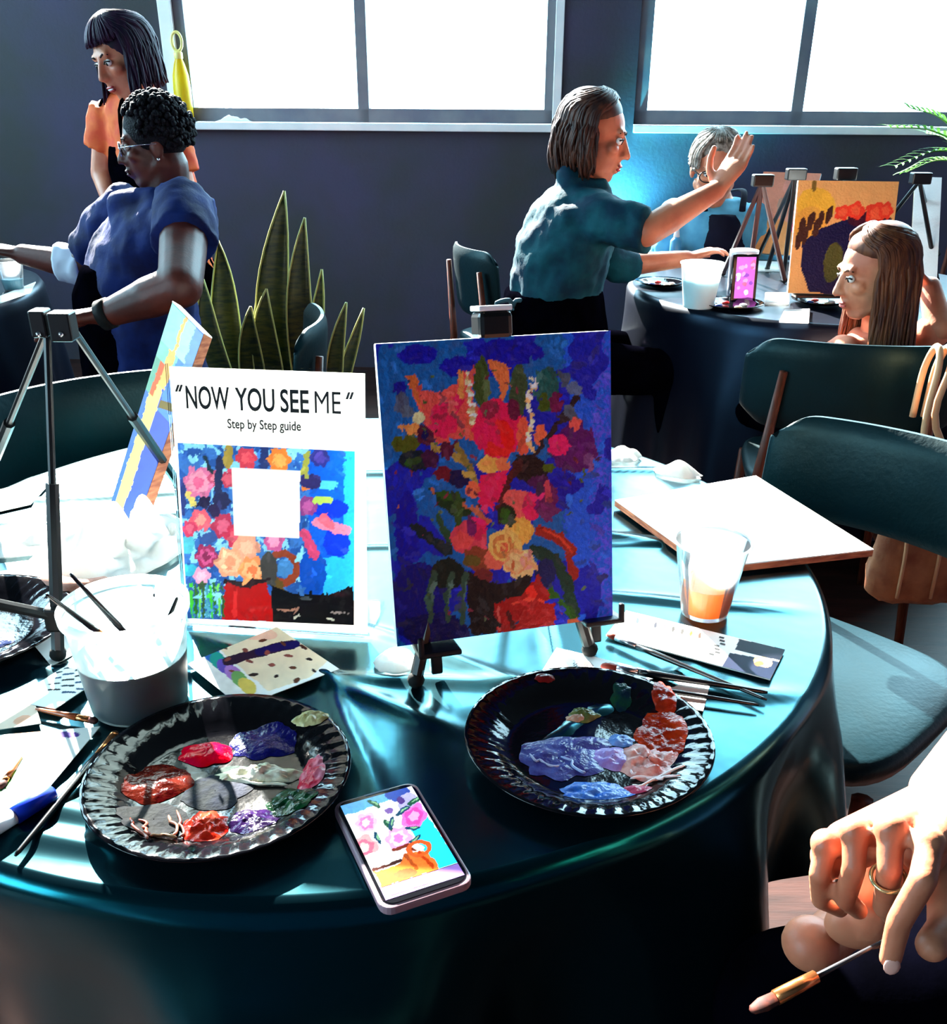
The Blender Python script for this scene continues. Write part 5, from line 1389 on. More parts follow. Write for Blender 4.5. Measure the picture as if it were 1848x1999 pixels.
class Head:
    def __init__(self, c, face, up=(0, 0, 1), k=1.0):
        self.c = np.asarray(c, float); self.k = k
        self.f = unit(face); self.s = unit(np.cross(self.f, up)); self.u = np.cross(self.s, self.f)
        self.M = np.stack([self.s, self.f, self.u], 1)
    def p(self, s, f, u): return self.c + self.M @ (A3(s, f, u) * self.k)
    def ell(self, m, c, r, nu=16, nv=10): m.ball(self.p(*c), np.array(r) * self.k, nu, nv, self.M)
    def skin(self, m, open_mouth=False):
        k = self.k
        self.ell(m, (0, -.008, .030), (.073, .090, .082), 24, 16)
        self.ell(m, (0, .028, -.030), (.060, .060, .080), 24, 16)
        self.ell(m, (0, .058, -.092), (.026, .024, .020))
        for sx in (-1, 1):
            cap_mesh(m, self.p(sx * .050, .002, -.052), .020 * k, self.p(sx * .018, .056, -.094), .017 * k)
            self.ell(m, (sx * .038, .062, -.018), (.024, .022, .020))
            self.ell(m, (sx * .074, -.008, -.008), (.009, .020, .031))
            self.ell(m, (sx * .011, .096, -.032), (.009, .010, .008), 10, 8)
        cap_mesh(m, self.p(-.036, .076, .028), .011 * k, self.p(.036, .076, .028), .011 * k)
        cap_mesh(m, self.p(0, .084, .014), .009 * k, self.p(0, .108, -.028), .0105 * k)
        self.ell(m, (0, .088, -.056), (.020, .012, .010)); self.ell(m, (0, .085, -.072), (.017, .010, .008))
    def details(self, par, lips=0xa84840, brow=0x2a1a12, iris=0x20140c, eyes=True, white=0xe8e4e0):
        b = MB(); self.ell(b, (0, .0945, -.057), (.020, .0075, .0045)); self.ell(b, (0, .0915, -.067), (.017, .0075, .0055))
        b.build('lips', mat('lips_%06x' % lips, lips, .4, .5), par, smooth=True)
        for sx in (-1, 1):
            MB().tube([self.p(sx * .016, .0865, .026), self.p(sx * .032, .0855, .0315), self.p(sx * .047, .076, .026)], [.0028 * self.k, .0032 * self.k, .0015 * self.k], 6).build('eyebrow', mat('brow_%06x' % brow, brow, .8, .2), par, smooth=True)
            if eyes:
                b = MB(); self.ell(b, (sx * .031, .0775, .006), (.0135, .0095, .0095), 12, 8); e = b.build('eye', mat('eye_white_%06x' % white, white, .2, .5), par, smooth=True)
                b = MB(); self.ell(b, (sx * .031, .0845, .0045), (.0062, .0032, .0062), 10, 6); b.build('iris', mat('iris_%06x' % iris, iris, .15, .5), e, smooth=True)
                MB().tube([self.p(sx * .017, .0855, .006), self.p(sx * .031, .0885, .0135), self.p(sx * .045, .080, .008)], .0024 * self.k, 6).build('eyelid', mat('lash_dark', 0x140a08, .6), par, smooth=True)
    def hair_point(self, az, pol, R, c=(0, -.010, .030)):
        x = math.sin(pol) * math.sin(az); y = math.sin(pol) * math.cos(az); z = math.cos(pol)
        return self.p(c[0] + R[0] * x, c[1] + R[1] * y, c[2] + R[2] * z)
    def strands(self, par, m_, n, R, drop, spread=.0, face_half=62, front_pol=58, bangs=False, r=.0032, seed=1, part=0.0, curl=.0, wave=.004, cut=None):
        rg = random.Random(seed)
        b = MB()
        down = A3(0, 0, -1) * .8 - self.u * .2
        for i in range(n):
            az = rg.uniform(-PI, PI)
            lay = rg.uniform(.93, 1.04)
            RR = [q * lay for q in R]
            fh = math.radians(face_half)
            pts = []
            ban = bangs and abs(az) < fh * .95
            az0 = az * .35 + part if not ban else az * .6
            az1 = az
            if not ban and abs(az) < fh:
                az1 = math.copysign(fh + rg.uniform(0, .35), az if abs(az) > .02 else rg.choice((-1, 1)))
            p_end = math.radians(front_pol + rg.uniform(-4, 5)) if ban else math.radians(rg.uniform(88, 100))
            p0 = math.radians(rg.uniform(2, 16))
            for t in np.linspace(0, 1, 9):
                pts.append(self.hair_point(az0 + (az1 - az0) * min(1, t * 1.5), p0 + (p_end - p0) * t, RR))
            if not ban:
                L_ = drop(az1) * rg.uniform(.85, 1.05)
                out = unit(pts[-1] - self.c - self.u * np.dot(pts[-1] - self.c, self.u))
                st = pts[-1]
                ph = rg.uniform(0, 6)
                for q in np.linspace(.15, 1, 7):
                    pts.append(st + down * L_ * q + out * (spread * q - curl * q ** 3) + self.s * wave * math.sin(ph + q * 5) + self.f * wave * math.cos(ph * 2 + q * 4))
            k = len(pts)
            b.tube(pts, [r * (.6 + .6 * math.sin(PI * min(1, .1 + .9 * j / (k - 1)))) for j in range(k)], 5)
        return b.build('hair', m_, par, smooth=True, kind='stuff')
    def scalp(self, m, c, r): self.ell(m, c, r, 28, 18)
def glasses(H, par, m_, w=.024, h=.019):
    for sx in (-1, 1):
        MB().tube([H.p(sx * .032 + w * math.cos(a), .097, .004 + h * math.sin(a)) for a in np.linspace(0, 2 * PI, 22)], .0021 * H.k, 6, caps=False).build('glasses_rim', m_, par, smooth=True)
        MB().tube([H.p(sx * .056, .096, .008), H.p(sx * .078, .04, .008), H.p(sx * .080, -.01, .004)], .0019 * H.k, 6).build('glasses_temple', m_, par, smooth=True)
    MB().tube([H.p(-.009, .099, .006), H.p(0, .102, .009), H.p(.009, .099, .006)], .0019 * H.k, 6).build('glasses_bridge', m_, par, smooth=True)
def hand_mesh(m, wrist, palm_dir, side, n_up, L=.18, curl=.5, spread=.16, thumb=1):
    """relaxed hand: palm_dir along the fingers, side towards the little finger, n_up out of the back"""
    d, s, u = unit(palm_dir), unit(side), unit(n_up)
    k = L / .18
    w = np.asarray(wrist, float)
    loft_mesh(m, [(w, s * .026 * k, u * .019 * k), (w + d * .03 * k, s * .033 * k, u * .017 * k), (w + d * .075 * k, s * .041 * k, u * .014 * k), (w + d * .092 * k, s * .040 * k, u * .011 * k)], 16)
    for i, (o, ln, r) in enumerate(((-.030, .072, .0088), (-.010, .080, .0090), (.010, .074, .0086), (.029, .058, .0076))):
        base = w + d * (.086 - abs(o) * .25) * k + s * o * k
        fd = unit(d + s * o * spread * 10)
        a = 0.0
        p = base
        for seg, fr_ in ((.45, .35), (.30, .55), (.25, .5)):
            a += curl * fr_ * 1.4
            q = p + (fd * math.cos(a) - u * math.sin(a)) * ln * seg * k
            cap_mesh(m, p, r * k * (1 - .1 * (seg < .4)), q, r * k * (.92 if seg > .4 else .82), 8)
            p = q
    tb = w + d * .025 * k - s * .028 * k * thumb
    t1 = tb + (d * .6 - s * thumb * .75 - u * .25) * .038 * k
    t2 = t1 + (d * .85 - s * thumb * .35 - u * .35) * .032 * k
    t3 = t2 + (d * .95 - s * thumb * .05 - u * .35) * .026 * k
    cap_mesh(m, tb, .014 * k, t1, .0115 * k, 8); cap_mesh(m, t1, .0112 * k, t2, .010 * k, 8); cap_mesh(m, t2, .010 * k, t3, .008 * k, 8)
def skin_mat(name, c1, c2): return mat(name, c1, .5, .45, col2=c2, scale=14, bump=.05, bscale=180)
SK_FAIR = skin_mat('fair_skin', 0xc47c5c, 0xb06448)
SK_TAN = skin_mat('light_skin', 0xd08a68, 0xbc6c50)
SK_DARK = skin_mat('deep_brown_skin', 0x582014, 0x40160e)
def seated_legs(m, hip, fwd, side, z_seat, r=.075, spread=.10, knee=.42, foot=True, zk=None):
    for sx in (-1, 1):
        h = hip + side * sx * spread * .8
        k_ = A3(h[0], h[1], 0) + fwd * knee + side * sx * spread * .4
        k_[2] = zk or hip[2] - .02
        a_ = A3(k_[0], k_[1], .08) + fwd * .03
        cap_mesh(m, h, r * 1.1, k_, r * .8); cap_mesh(m, k_, r * .75, a_, r * .5)
        if foot: cap_mesh(m, a_ + A3(0, 0, -.035), .042, a_ + fwd * .15 + A3(0, 0, -.045), .032)

# ------------------------------------------------------------------ woman in the teal shirt, reaching to the easel
D = 3.0
p3 = thing('person', 'person with brown bob in teal shirt reaching a hand towards the easel', 'person', A3(float(Y(1080, 650, D)[0]), D, 0))
H3 = Head(Y(1158, 268, 3.03), (.93, -.22, -.20), (.18, 0, 1), 1.02)
X_, Yd, Zu = A3(1, 0, 0), A3(0, 1, 0), A3(0, 0, 1)
hip = Y(1078, 665, D); wst = Y(1080, 575, D); chs = Y(1108, 460, D + .01); shl = Y(1122, 395, D + .03); nck = Y(1138, 350, D + .04)
def torso(m, g=0.0):
    loft_mesh(m, [(hip - Zu * .10, Yd * (.17 + g), X_ * (.15 + g)), (hip, Yd * (.185 + g), X_ * (.155 + g)), (wst, Yd * (.155 + g), X_ * (.135 + g)), (chs, Yd * (.175 + g), X_ * (.142 + g)), (shl, Yd * (.175 + g), X_ * (.112 + g)), (lerp(shl, nck, .75), Yd * (.09 + g), X_ * (.075 + g))])
sh_n, sh_f = Y(1168, 425, 2.88), Y(1140, 395, 3.20)
el_n, wr_n = Y(1262, 452, 2.80), Y(1398, 372, 2.86)
el_f, wr_f = Y(1195, 520, 3.16), Y(1340, 505, 3.18)
b = MB()
torso(b, -.012)
H3.skin(b)
cap_mesh(b, H3.p(0, -.02, -.06), .050, lerp(shl, nck, .6), .056)
cap_mesh(b, sh_n, .052, el_n, .043); cap_mesh(b, el_n, .042, lerp(el_n, wr_n, .35), .042); cap_mesh(b, lerp(el_n, wr_n, .3), .042, wr_n, .027)
cap_mesh(b, sh_f, .05, el_f, .042); cap_mesh(b, el_f, .040, wr_f, .026)
hdv = unit(Y(1448, 300, 2.88) - wr_n)
hand_mesh(b, wr_n, hdv, unit(A3(.5, -.6, -.1)), unit(np.cross(unit(A3(.5, -.6, -.1)), hdv)) * -1, .185, .25, .05, 1)
hand_mesh(b, wr_f, unit(Y(1410, 482, 3.2) - wr_f), A3(0, -1, 0), A3(0, 0, 1), .17, .4)
flesh('body', b, SK_FAIR, p3, .0048, 4)
H3.details(p3, 0xb03838, 0x2c1810)
M_tealsh = mat('teal_shirt', 0x0e4a56, .8, .15, col2=0x082c40, scale=14, bump=.1, bscale=140)
b = MB()
torso(b, .008)
cap_mesh(b, shl + A3(.0, -.03, -.035), .095, sh_n, .072)
loft_mesh(b, [(sh_n + A3(-.03, .04, .01), Yd * .07, Zu * .066), (sh_n, unit(np.cross(el_n - sh_n, Zu)) * .070, Zu * .068), (lerp(sh_n, el_n, .55), unit(np.cross(el_n - sh_n, Zu)) * .066, Zu * .068), (lerp(sh_n, el_n, 1.02), unit(np.cross(el_n - sh_n, Zu)) * .058, Zu * .064)])
loft_mesh(b, [(sh_f, Yd * .07, X_ * .075), (lerp(sh_f, el_f, .6), Yd * .062, X_ * .066), (el_f + A3(0.0, 0, -.0), Yd * .055, X_ * .06)])
cap_mesh(b, el_f, .052, lerp(el_f, wr_f, .25), .046)
cap_mesh(b, lerp(shl, nck, .6) + A3(-.03, -.06, .02), .035, lerp(shl, nck, .7) + A3(.05, -.05, 0), .028)
cap_mesh(b, lerp(shl, nck, .6) + A3(-.04, .05, .03), .034, lerp(shl, nck, .7) + A3(-.04, -.05, .03), .034)
flesh('shirt', b, M_tealsh, p3, .010, 3, .030, .07)
M_blackcl = mat('black_fabric', 0x020204, .9, .0, col2=0x030308, scale=20, bump=.04, bscale=100)
b = MB()
loft_mesh(b, [(hip - Zu * .16, Yd * .20, X_ * .18), (hip - Zu * .02, Yd * .205, X_ * .182), (lerp(hip, wst, .75), Yd * .180, X_ * .160), (wst + Zu * .02, Yd * .168, X_ * .150)])
seated_legs(b, hip - Zu * .06, X_ * .9 + Yd * .1, Yd, .5, .085)
flesh('skirt', b, M_blackcl, p3, .012, 3, .012, .1)
kn = Y(1000, 600, 2.90)
for dz, ln in ((.0, 1), (-.01, -1)):
    MB().tube(bez([kn, kn + A3(.012 * ln, -.02, .025), kn + A3(.05 * ln, -.01, .012), kn + A3(.02 * ln, -.005, -.012), kn], 14), .007, 8).build('apron_bow', mat('blue_tie', 0x285868, .7), p3, smooth=True)
HR3 = mat('brown_hair', 0x4a2618, .5, .3, col2=0x241010, scale=60, stretch=(1, 1, .2))
b = MB(); H3.scalp(b, (0, -.020, .066), (.079, .086, .062)); b.build('scalp_hair', HR3, p3, smooth=True)
H3.strands(p3, HR3, 420, (.088, .104, .098), lambda a: .10 + .045 * min(1, abs(a) / 2.6), .03, 78, r=.0042, seed=3, curl=.035, wave=.007)

# stool she sits on
sto = thing('stool', 'low dark stool under the woman in the teal shirt', 'stool', A3(hip[0], hip[1], 0))
zs = float(hip[2]) - .19
MB().lathe([(0, zs - .03), (.17, zs - .03), (.18, zs - .015), (.17, zs), (0, zs)], 32, (hip[0], hip[1], 0)).build('seat', M_blkp, sto)
for k in range(4):
    a = PI / 4 + k * PI / 2
    MB().tube([A3(hip[0] + .13 * math.cos(a), hip[1] + .13 * math.sin(a), zs - .03), A3(hip[0] + .17 * math.cos(a), hip[1] + .17 * math.sin(a), 0)], .012, 8).build('leg', M_leg, sto)

# ------------------------------------------------------------------ man with glasses behind the table
D = 3.92
p4 = thing('person', 'person with short grey hair and glasses in navy apron behind the window table', 'person', A3(float(Y(1400, 500, D)[0]), D, 0))
H4 = Head(Y(1396, 328, 3.86), (-.12, -.95, -.26), (0, 0, 1), 1.12)
hip = Y(1400, 610, D + .05); hip[2] = .56; chs = Y(1400, 470, D); shl = Y(1400, 412, D); 
b = MB()
def torso4(m, g=0.0):
    loft_mesh(m, [(hip - Zu * .08, X_ * (.17 + g), Yd * (.13 + g)), (lerp(hip, chs, .5), X_ * (.16 + g), Yd * (.12 + g)), (chs, X_ * (.18 + g), Yd * (.125 + g)), (shl, X_ * (.165 + g), Yd * (.10 + g)), (shl + Zu * .05, X_ * (.08 + g), Yd * (.07 + g))])
torso4(b, -.012)
H4.skin(b)
cap_mesh(b, H4.p(0, -.02, -.06), .055, shl + Zu * .02, .06)
arms4 = []
for sx in (-1, 1):
    s0 = shl + X_ * sx * .17 - Zu * .02; e0 = shl + X_ * sx * .23 + A3(0, -.10, -.24); w0 = e0 + A3(-sx * .10, -.18, .035)
    arms4.append((s0, e0, w0))
    cap_mesh(b, s0, .05, e0, .042); cap_mesh(b, e0, .04, w0, .028)
    hand_mesh(b, w0, A3(-sx * .4, -.8, .02), A3(sx, 0, 0), Zu, .185, .5, thumb=1)
flesh('body', b, SK_TAN, p4, .0055, 4)
H4.details(p4, 0xb87060, 0x504038)
b = MB(); torso4(b, .008)
for s0, e0, w0 in arms4:
    cap_mesh(b, s0, .068, e0, .056); cap_mesh(b, e0, .054, lerp(e0, w0, .35), .048)
flesh('shirt', b, mat('light_blue_shirt', 0x5ca8c8, .75, .2, col2=0x4890b4, scale=12, bump=.08), p4, .012, 3, .02, .07)
b = MB()
loft_mesh(b, [(hip - Zu * .08, X_ * .150, Yd * .165), (lerp(hip, chs, .5) - Yd * .02, X_ * .145, Yd * .13), (chs - Yd * .03, X_ * .125, Yd * .118), (shl - A3(0, .035, .0), X_ * .085, Yd * .085)])
flesh('apron', b, mat('navy_apron', 0x06071c, .85, .2, col2=0x090a24, scale=14), p4, .012, 3, .008, .08)
for sx in (-1, 1):
    MB().tube(bez([shl + A3(sx * .07, -.10, .01), shl + A3(sx * .085, -.03, .075), shl + A3(sx * .06, .06, .07)], 10), .012, 8, flat=.4).build('apron_strap', mat('navy_apron'), p4, smooth=True)
b = MB(); seated_legs(b, hip - Zu * .04, -Yd, X_, .45, .085); flesh('trousers', b, M_blackcl, p4, .014, 3)
HR4 = mat('grey_hair', 0x9a948c, .5, .4, col2=0x4c443c, scale=70)
b = MB(); H4.scalp(b, (0, -.016, .042), (.079, .090, .084)); b.build('scalp_hair', HR4, p4, smooth=True)
H4.strands(p4, HR4, 300, (.086, .102, .100), lambda a: .012, .0, 45, 40, True, .0036, 5, wave=.003)
glasses(H4, p4, mat('dark_frame', 0x10080a, .3, .5), .026, .019)
MB().lathe([(0, .0), (.19, .0), (.20, .03), (.19, .05), (0, .05)], 32, (hip[0], hip[1] + .02, .42)).build('seat', M_blkp, thing('stool', 'dark stool under the man with glasses', 'stool', A3(hip[0], hip[1] + .02, 0)))
_st = [o for o in bpy.data.objects if o.get('label') == 'dark stool under the man with glasses'][0]
for k in range(4):
    a = PI / 4 + k * PI / 2
    MB().tube([A3(hip[0] + .13 * math.cos(a), hip[1] + .02 + .13 * math.sin(a), .42), A3(hip[0] + .17 * math.cos(a), hip[1] + .02 + .17 * math.sin(a), 0)], .012, 8).build('leg', M_leg, _st)

# ------------------------------------------------------------------ girl on the chair
D = 2.40
p5 = thing('person', 'child with long brown hair looking left in a peach top', 'person', A3(float(Y(1710, 600, D)[0]), D, 0))
H5 = Head(Y(1708, 532, 2.36), (-.93, -.05, -.22), (-.08, 0, 1), .90)
shl = Y(1712, 672, D + .01); chs = shl - Zu * .10; hip = A3(shl[0] + .02, D + .02, .53)
fw = unit(A3(-.45, .9, 0)); sd = unit(A3(.9, .45, 0))
def torso5(m, g=0.0):
    loft_mesh(m, [(hip - Zu * .07, sd * (.14 + g), fw * (.11 + g)), (lerp(hip, chs, .5), sd * (.115 + g), fw * (.09 + g)), (chs, sd * (.13 + g), fw * (.09 + g)), (shl, sd * (.115 + g), fw * (.065 + g)), (shl + Zu * .04, sd * (.055 + g), fw * (.05 + g))])
b = MB(); torso5(b, -.008); H5.skin(b)
cap_mesh(b, H5.p(0, -.02, -.06), .042, shl + Zu * .01, .046)
s_l = shl - sd * .115 - Zu * .012; e_l = s_l + A3(-.05, .10, -.17); w_l = e_l + A3(-.02, .19, .04)
cap_mesh(b, s_l, .040, e_l, .033); cap_mesh(b, e_l, .032, w_l, .023)
hand_mesh(b, w_l, A3(0, 1, .02), A3(-1, 0, 0), Zu, .15, .5)
s_r = shl + sd * .115 - Zu * .02; e_r = Y(1832, 640, D - .02); w_r = Y(1815, 560, D + .05)
cap_mesh(b, s_r, .040, e_r, .036); cap_mesh(b, e_r, .035, w_r, .026)
hand_mesh(b, w_r, unit(Y(1780, 520, D + .06) - w_r), A3(0, -1, 0), A3(1, 0, .3), .145, .6)
flesh('body', b, SK_TAN, p5, .0048, 4)
H5.details(p5, 0xc85850, 0x4c3020, 0x302018)
M_peach = mat('peach_top', 0xe89878, .75, .2, col2=0xd88064, scale=20, bump=.1)
b = MB(); torso5(b, .006); cap_mesh(b, s_l, .048, lerp(s_l, e_l, .5), .044); cap_mesh(b, s_r, .047, lerp(s_r, e_r, .85), .043)
flesh('top', b, M_peach, p5, .009, 3, .012, .05)
b = MB(); seated_legs(b, hip - Zu * .02, fw, sd, .45, .062, .08, .36); flesh('trousers', b, M_blackcl, p5, .012, 3)
HR5 = mat('chestnut_hair', 0x6c3c20, .5, .3, col2=0x3c160c, scale=70, stretch=(1, 1, .15))
b = MB(); H5.scalp(b, (0, -.020, .066), (.079, .086, .062)); b.build('scalp_hair', HR5, p5, smooth=True)
H5.strands(p5, HR5, 560, (.088, .103, .098), lambda a: .12 + .16 * min(1, abs(a) / 2.2), .012, 72, r=.0040, seed=8, wave=.006)

# ------------------------------------------------------------------ person with glasses and short curly hair, seated at the left
D = 2.52
p2 = thing('person', 'person with short black curls and glasses in a navy blue shirt at the left', 'person', A3(float(Y(300, 600, D)[0]), D, 0))
H2 = Head(Y(300, 284, 2.50), (-.94, -.28, -.14), (-.10, 0, 1), .80)
hip = A3(float(Y(285, 640, D)[0]), D, .56); wst = Y(272, 570, D); chs = Y(296, 470, D); shl = Y(325, 405, D); nck = Y(325, 372, D)
fw = unit(A3(-.86, -.40, -.0)); sd = unit(A3(-.40, .86, 0))
def torso2(m, g=0.0):
    loft_mesh(m, [(hip - Zu * .10, sd * (.18 + g), fw * (.14 + g)), (wst, sd * (.165 + g), fw * (.135 + g)), (chs, sd * (.19 + g), fw * (.138 + g)), (shl, sd * (.185 + g), fw * (.105 + g)), (lerp(shl, nck, .9), sd * (.09 + g), fw * (.075 + g))])
sh_n = Y(362, 418, 2.34); el_n = Y(352, 558, 2.10); wr_n = Y(205, 614, 2.12)
sh_f = Y(250, 415, 2.68); el_f = Y(160, 520, 2.76); wr_f = Y(45, 497, 2.80)
b = MB(); torso2(b, -.012); H2.skin(b)
cap_mesh(b, H2.p(0, -.02, -.06), .054, lerp(shl, nck, .5), .060)
cap_mesh(b, sh_n, .058, el_n, .048); cap_mesh(b, el_n, .046, lerp(el_n, wr_n, .4), .045); cap_mesh(b, lerp(el_n, wr_n, .35), .045, wr_n, .029)
cap_mesh(b, sh_f, .055, el_f, .046); cap_mesh(b, el_f, .044, wr_f, .029)
hand_mesh(b, wr_n, unit(Y(118, 622, 2.10) - wr_n), A3(-.1, -.95, .0), A3(0, 0, 1), .185, .55, thumb=1)
hand_mesh(b, wr_f, unit(Y(-30, 480, 2.82) - wr_f), A3(0, -1, 0), A3(0, 0, 1), .185, .4)
flesh('body', b, SK_DARK, p2, .0052, 4)
H2.details(p2, 0x4c1c1c, 0x0c0606, white=0xb0a8a0)
glasses(H2, p2, mat('silver_frame', 0xb8bcc8, .2, .5, metal=.8))
MB().ball(H2.p(-.083, -.004, -.038), .004, 10, 6).build('earring', mat('bright_steel'), p2, smooth=True)
MB().ball(H2.p(.083, -.004, -.038), .004, 10, 6).build('earring', mat('bright_steel'), p2, smooth=True)
M_navy = mat('navy_blue_shirt', 0x0c2260, .75, .15, col2=0x06103c, scale=12, bump=.1, bscale=120)
b = MB(); torso2(b, .008)
for a_, e_, k_ in ((sh_n, el_n, .42), (sh_f, el_f, .75)):
    v_ = unit(e_ - a_); s1 = unit(np.cross(v_, A3(.2, 1, 0))); s2 = np.cross(v_, s1)
    loft_mesh(b, [(a_ - v_ * .03, s1 * .075, s2 * .075), (lerp(a_, e_, k_ * .5), s1 * .078, s2 * .078), (lerp(a_, e_, k_), s1 * .076, s2 * .076)])
cap_mesh(b, lerp(shl, nck, .5) + sd * -.06 + fw * .04, .035, lerp(shl, nck, .2) + fw * .12, .03)
flesh('shirt', b, M_navy, p2, .011, 3, .028, .08)
b = MB(); v_ = unit(wr_f - el_f)
loft_mesh(b, [(lerp(el_f, wr_f, -.05), Zu * .058, Yd * .058), (lerp(el_f, wr_f, .40), Zu * .053, Yd * .053)])
flesh('rolled_cuff', b, mat('pale_cuff', 0xc8d0e0, .75, .2), p2, .009, 2, .012, .04)
b = MB()
loft_mesh(b, [(hip - Zu * .10 + fw * .03, sd * .17, fw * .15), (wst + fw * .03, sd * .145, fw * .138), (lerp(wst, chs, .6) + fw * .035, sd * .12, fw * .125)])
seated_legs(b, hip - Zu * .05, unit(A3(-1, -.1, 0)), Yd, .45, .085, .11, .44)
flesh('apron', b, M_blackcl, p2, .012, 3, .008, .09)
# curls
b = MB(); H2.scalp(b, (0, -.022, .044), (.088, .098, .092)); sc_o = b.build('scalp_hair', mat('black_hair', 0x050308, .7, .15, col2=0x0a0614, scale=120, bump=.5, bscale=220), p2, smooth=True)
b = MB(); rg = random.Random(4)
for i in range(900):
    az, pol = rg.uniform(-PI, PI), math.acos(rg.uniform(-.55, 1))
    if abs(az) < 1.0 and pol > 1.05: continue
    if abs(az) < 1.75 and pol > 1.75: continue
    q = H2.hair_point(az, pol, [v * rg.uniform(.93, 1.04) for v in (.094, .106, .100)], (0, -.022, .044))
    b.ball(q, rg.uniform(.005, .0085), 6, 4)
b.build('curls', mat('black_hair'), p2, smooth=True, kind='stuff')
MB().tube([lerp(wr_n, el_n, .02) + unit(wr_n - el_n) * .012 + A3(0, 0, .0), lerp(wr_n, el_n, .02) - unit(wr_n - el_n) * .012], .034, 18).build('watch_strap', mat('black_rubber'), p2, smooth=True)

# ------------------------------------------------------------------ standing woman in orange behind
D = 3.15
p1 = thing('person', 'smiling person with dark bob and orange top leaning in at the left', 'person', A3(float(Y(262, 300, D)[0]), D, 0))
H1 = Head(Y(243, 112, 3.12), (-.60, -.72, -.34), (-.12, .05, 1), .93)
shl = Y(262, 218, D + .03); chs = shl - A3(-.02, -.02, .14); wst = chs + A3(.03, .05, -.26); hip = wst + A3(.02, .03, -.22)
fw = unit(A3(-.75, -.65, 0)); sd = unit(A3(-.65, .75, 0))
def torso1(m, g=0.0, low=True):
    S = [(hip, sd * (.17 + g), fw * (.12 + g)), (wst, sd * (.125 + g), fw * (.095 + g)), (chs, sd * (.155 + g), fw * (.11 + g)), (shl, sd * (.155 + g), fw * (.075 + g)), (shl + Zu * .05, sd * (.06 + g), fw * (.055 + g))]
    loft_mesh(m, S)
sh_n = Y(318, 225, 3.02); el_n = sh_n + A3(.05, -.02, -.27); wr_n = el_n + A3(-.10, -.16, -.12)
sh_f = Y(212, 222, 3.22); el_f = Y(200, 340, 3.24); wr_f = Y(228, 428, 3.12)
b = MB(); torso1(b, -.01); H1.skin(b)
cap_mesh(b, H1.p(0, -.02, -.06), .046, shl + Zu * .01, .05)
for s0, e0, w0 in ((sh_n, el_n, wr_n), (sh_f, el_f, wr_f)):
    cap_mesh(b, s0, .044, e0, .036); cap_mesh(b, e0, .035, w0, .025)
    hand_mesh(b, w0, unit(w0 - e0), A3(-1, 0, 0), A3(0, -.5, .8), .17, .5)
for sx in (-1, 1):
    cap_mesh(b, hip + sd * sx * .085, .085, A3(hip[0], hip[1], .48) + sd * sx * .08, .06); cap_mesh(b, A3(hip[0], hip[1], .48) + sd * sx * .08, .058, A3(hip[0], hip[1], .07) + sd * sx * .08, .04)
    cap_mesh(b, A3(hip[0], hip[1], .04) + sd * sx * .08, .036, A3(hip[0], hip[1], .035) + sd * sx * .08 + fw * .14, .03)
flesh('body', b, SK_TAN, p1, .0055, 4)
H1.details(p1, 0xa83030, 0x1c0c10)
b = MB(); H1.ell(b, (0, .0955, -.0625), (.015, .005, .0035)); b.build('teeth', mat('white_plastic'), p1, smooth=True)
M_or = mat('orange_top', 0xe06a30, .75, .2, col2=0xd04828, scale=18, bump=.1)
b = MB(); torso1(b, .006)
for s0, e0 in ((sh_n, el_n), (sh_f, el_f)):
    v_ = unit(e0 - s0); s1 = unit(np.cross(v_, A3(.2, 1, 0))); s2 = np.cross(v_, s1)
    loft_mesh(b, [(s0 - v_ * .02, s1 * .056, s2 * .056), (lerp(s0, e0, .3), s1 * .062, s2 * .062), (lerp(s0, e0, .58), s1 * .064, s2 * .064)])
flesh('top', b, M_or, p1, .010, 3, .016, .06)
b = MB()
loft_mesh(b, [(A3(hip[0], hip[1], .50), sd * .19, fw * .14), (hip, sd * .185, fw * .14), (wst + fw * .01, sd * .135, fw * .11), (chs + fw * .022 - Zu * .02, sd * .115, fw * .108), (chs + fw * .022 + Zu * .05, sd * .09, fw * .095)])
flesh('apron', b, M_blackcl, p1, .012, 3, .01, .09)
for sx in (-1, 1):
    MB().tube(bez([chs + fw * .105 + sd * sx * .07 + Zu * .05, shl + sd * sx * .075 + fw * .07 + Zu * .02, shl + sd * sx * .06 + Zu * .055, shl + sd * sx * .05 - fw * .06 + Zu * .03], 12), .012, 8, flat=.4).build('apron_strap', M_blackcl, p1, smooth=True)
HR1 = mat('plum_black_hair', 0x100620, .5, .25, col2=0x2c1030, scale=60, stretch=(1, 1, .2))
b = MB(); H1.scalp(b, (0, -.016, .040), (.081, .092, .086)); b.build('scalp_hair', HR1, p1, smooth=True)
H1.strands(p1, HR1, 460, (.090, .106, .100), lambda a: .12, .01, 62, 70, True, .0042, 11, wave=.004)

# ------------------------------------------------------------------ hand of the neighbour holding a brush, front right
p6 = thing('person', 'hand with a ring holding a small brush, arm from the right edge', 'person', A3(.62, .62, 0))
b = MB()
wr = Y(1842, 1562, 0.5060); el = A3(.66, .80, .92); sho = A3(.86, .86, 1.16)
mcp = [Y(1612, 1652, 0.4594), Y(1668, 1628, 0.4470), Y(1738, 1622, 0.4347), Y(1812, 1650, 0.4224)]     # little .. index
pip = [Y(1599, 1706, 0.4523), Y(1667, 1692, 0.4365), Y(1736, 1696, 0.4224), Y(1802, 1716, 0.4030)]
dip = [Y(1601, 1756, 0.4611), Y(1649, 1755, 0.4470), Y(1725, 1770, 0.4347), Y(1754, 1800, 0.4013)]
tip = [Y(1640, 1776, 0.4796), Y(1676, 1778, 0.4682), Y(1744, 1794, 0.4576), Y(1737, 1872, 0.3978)]
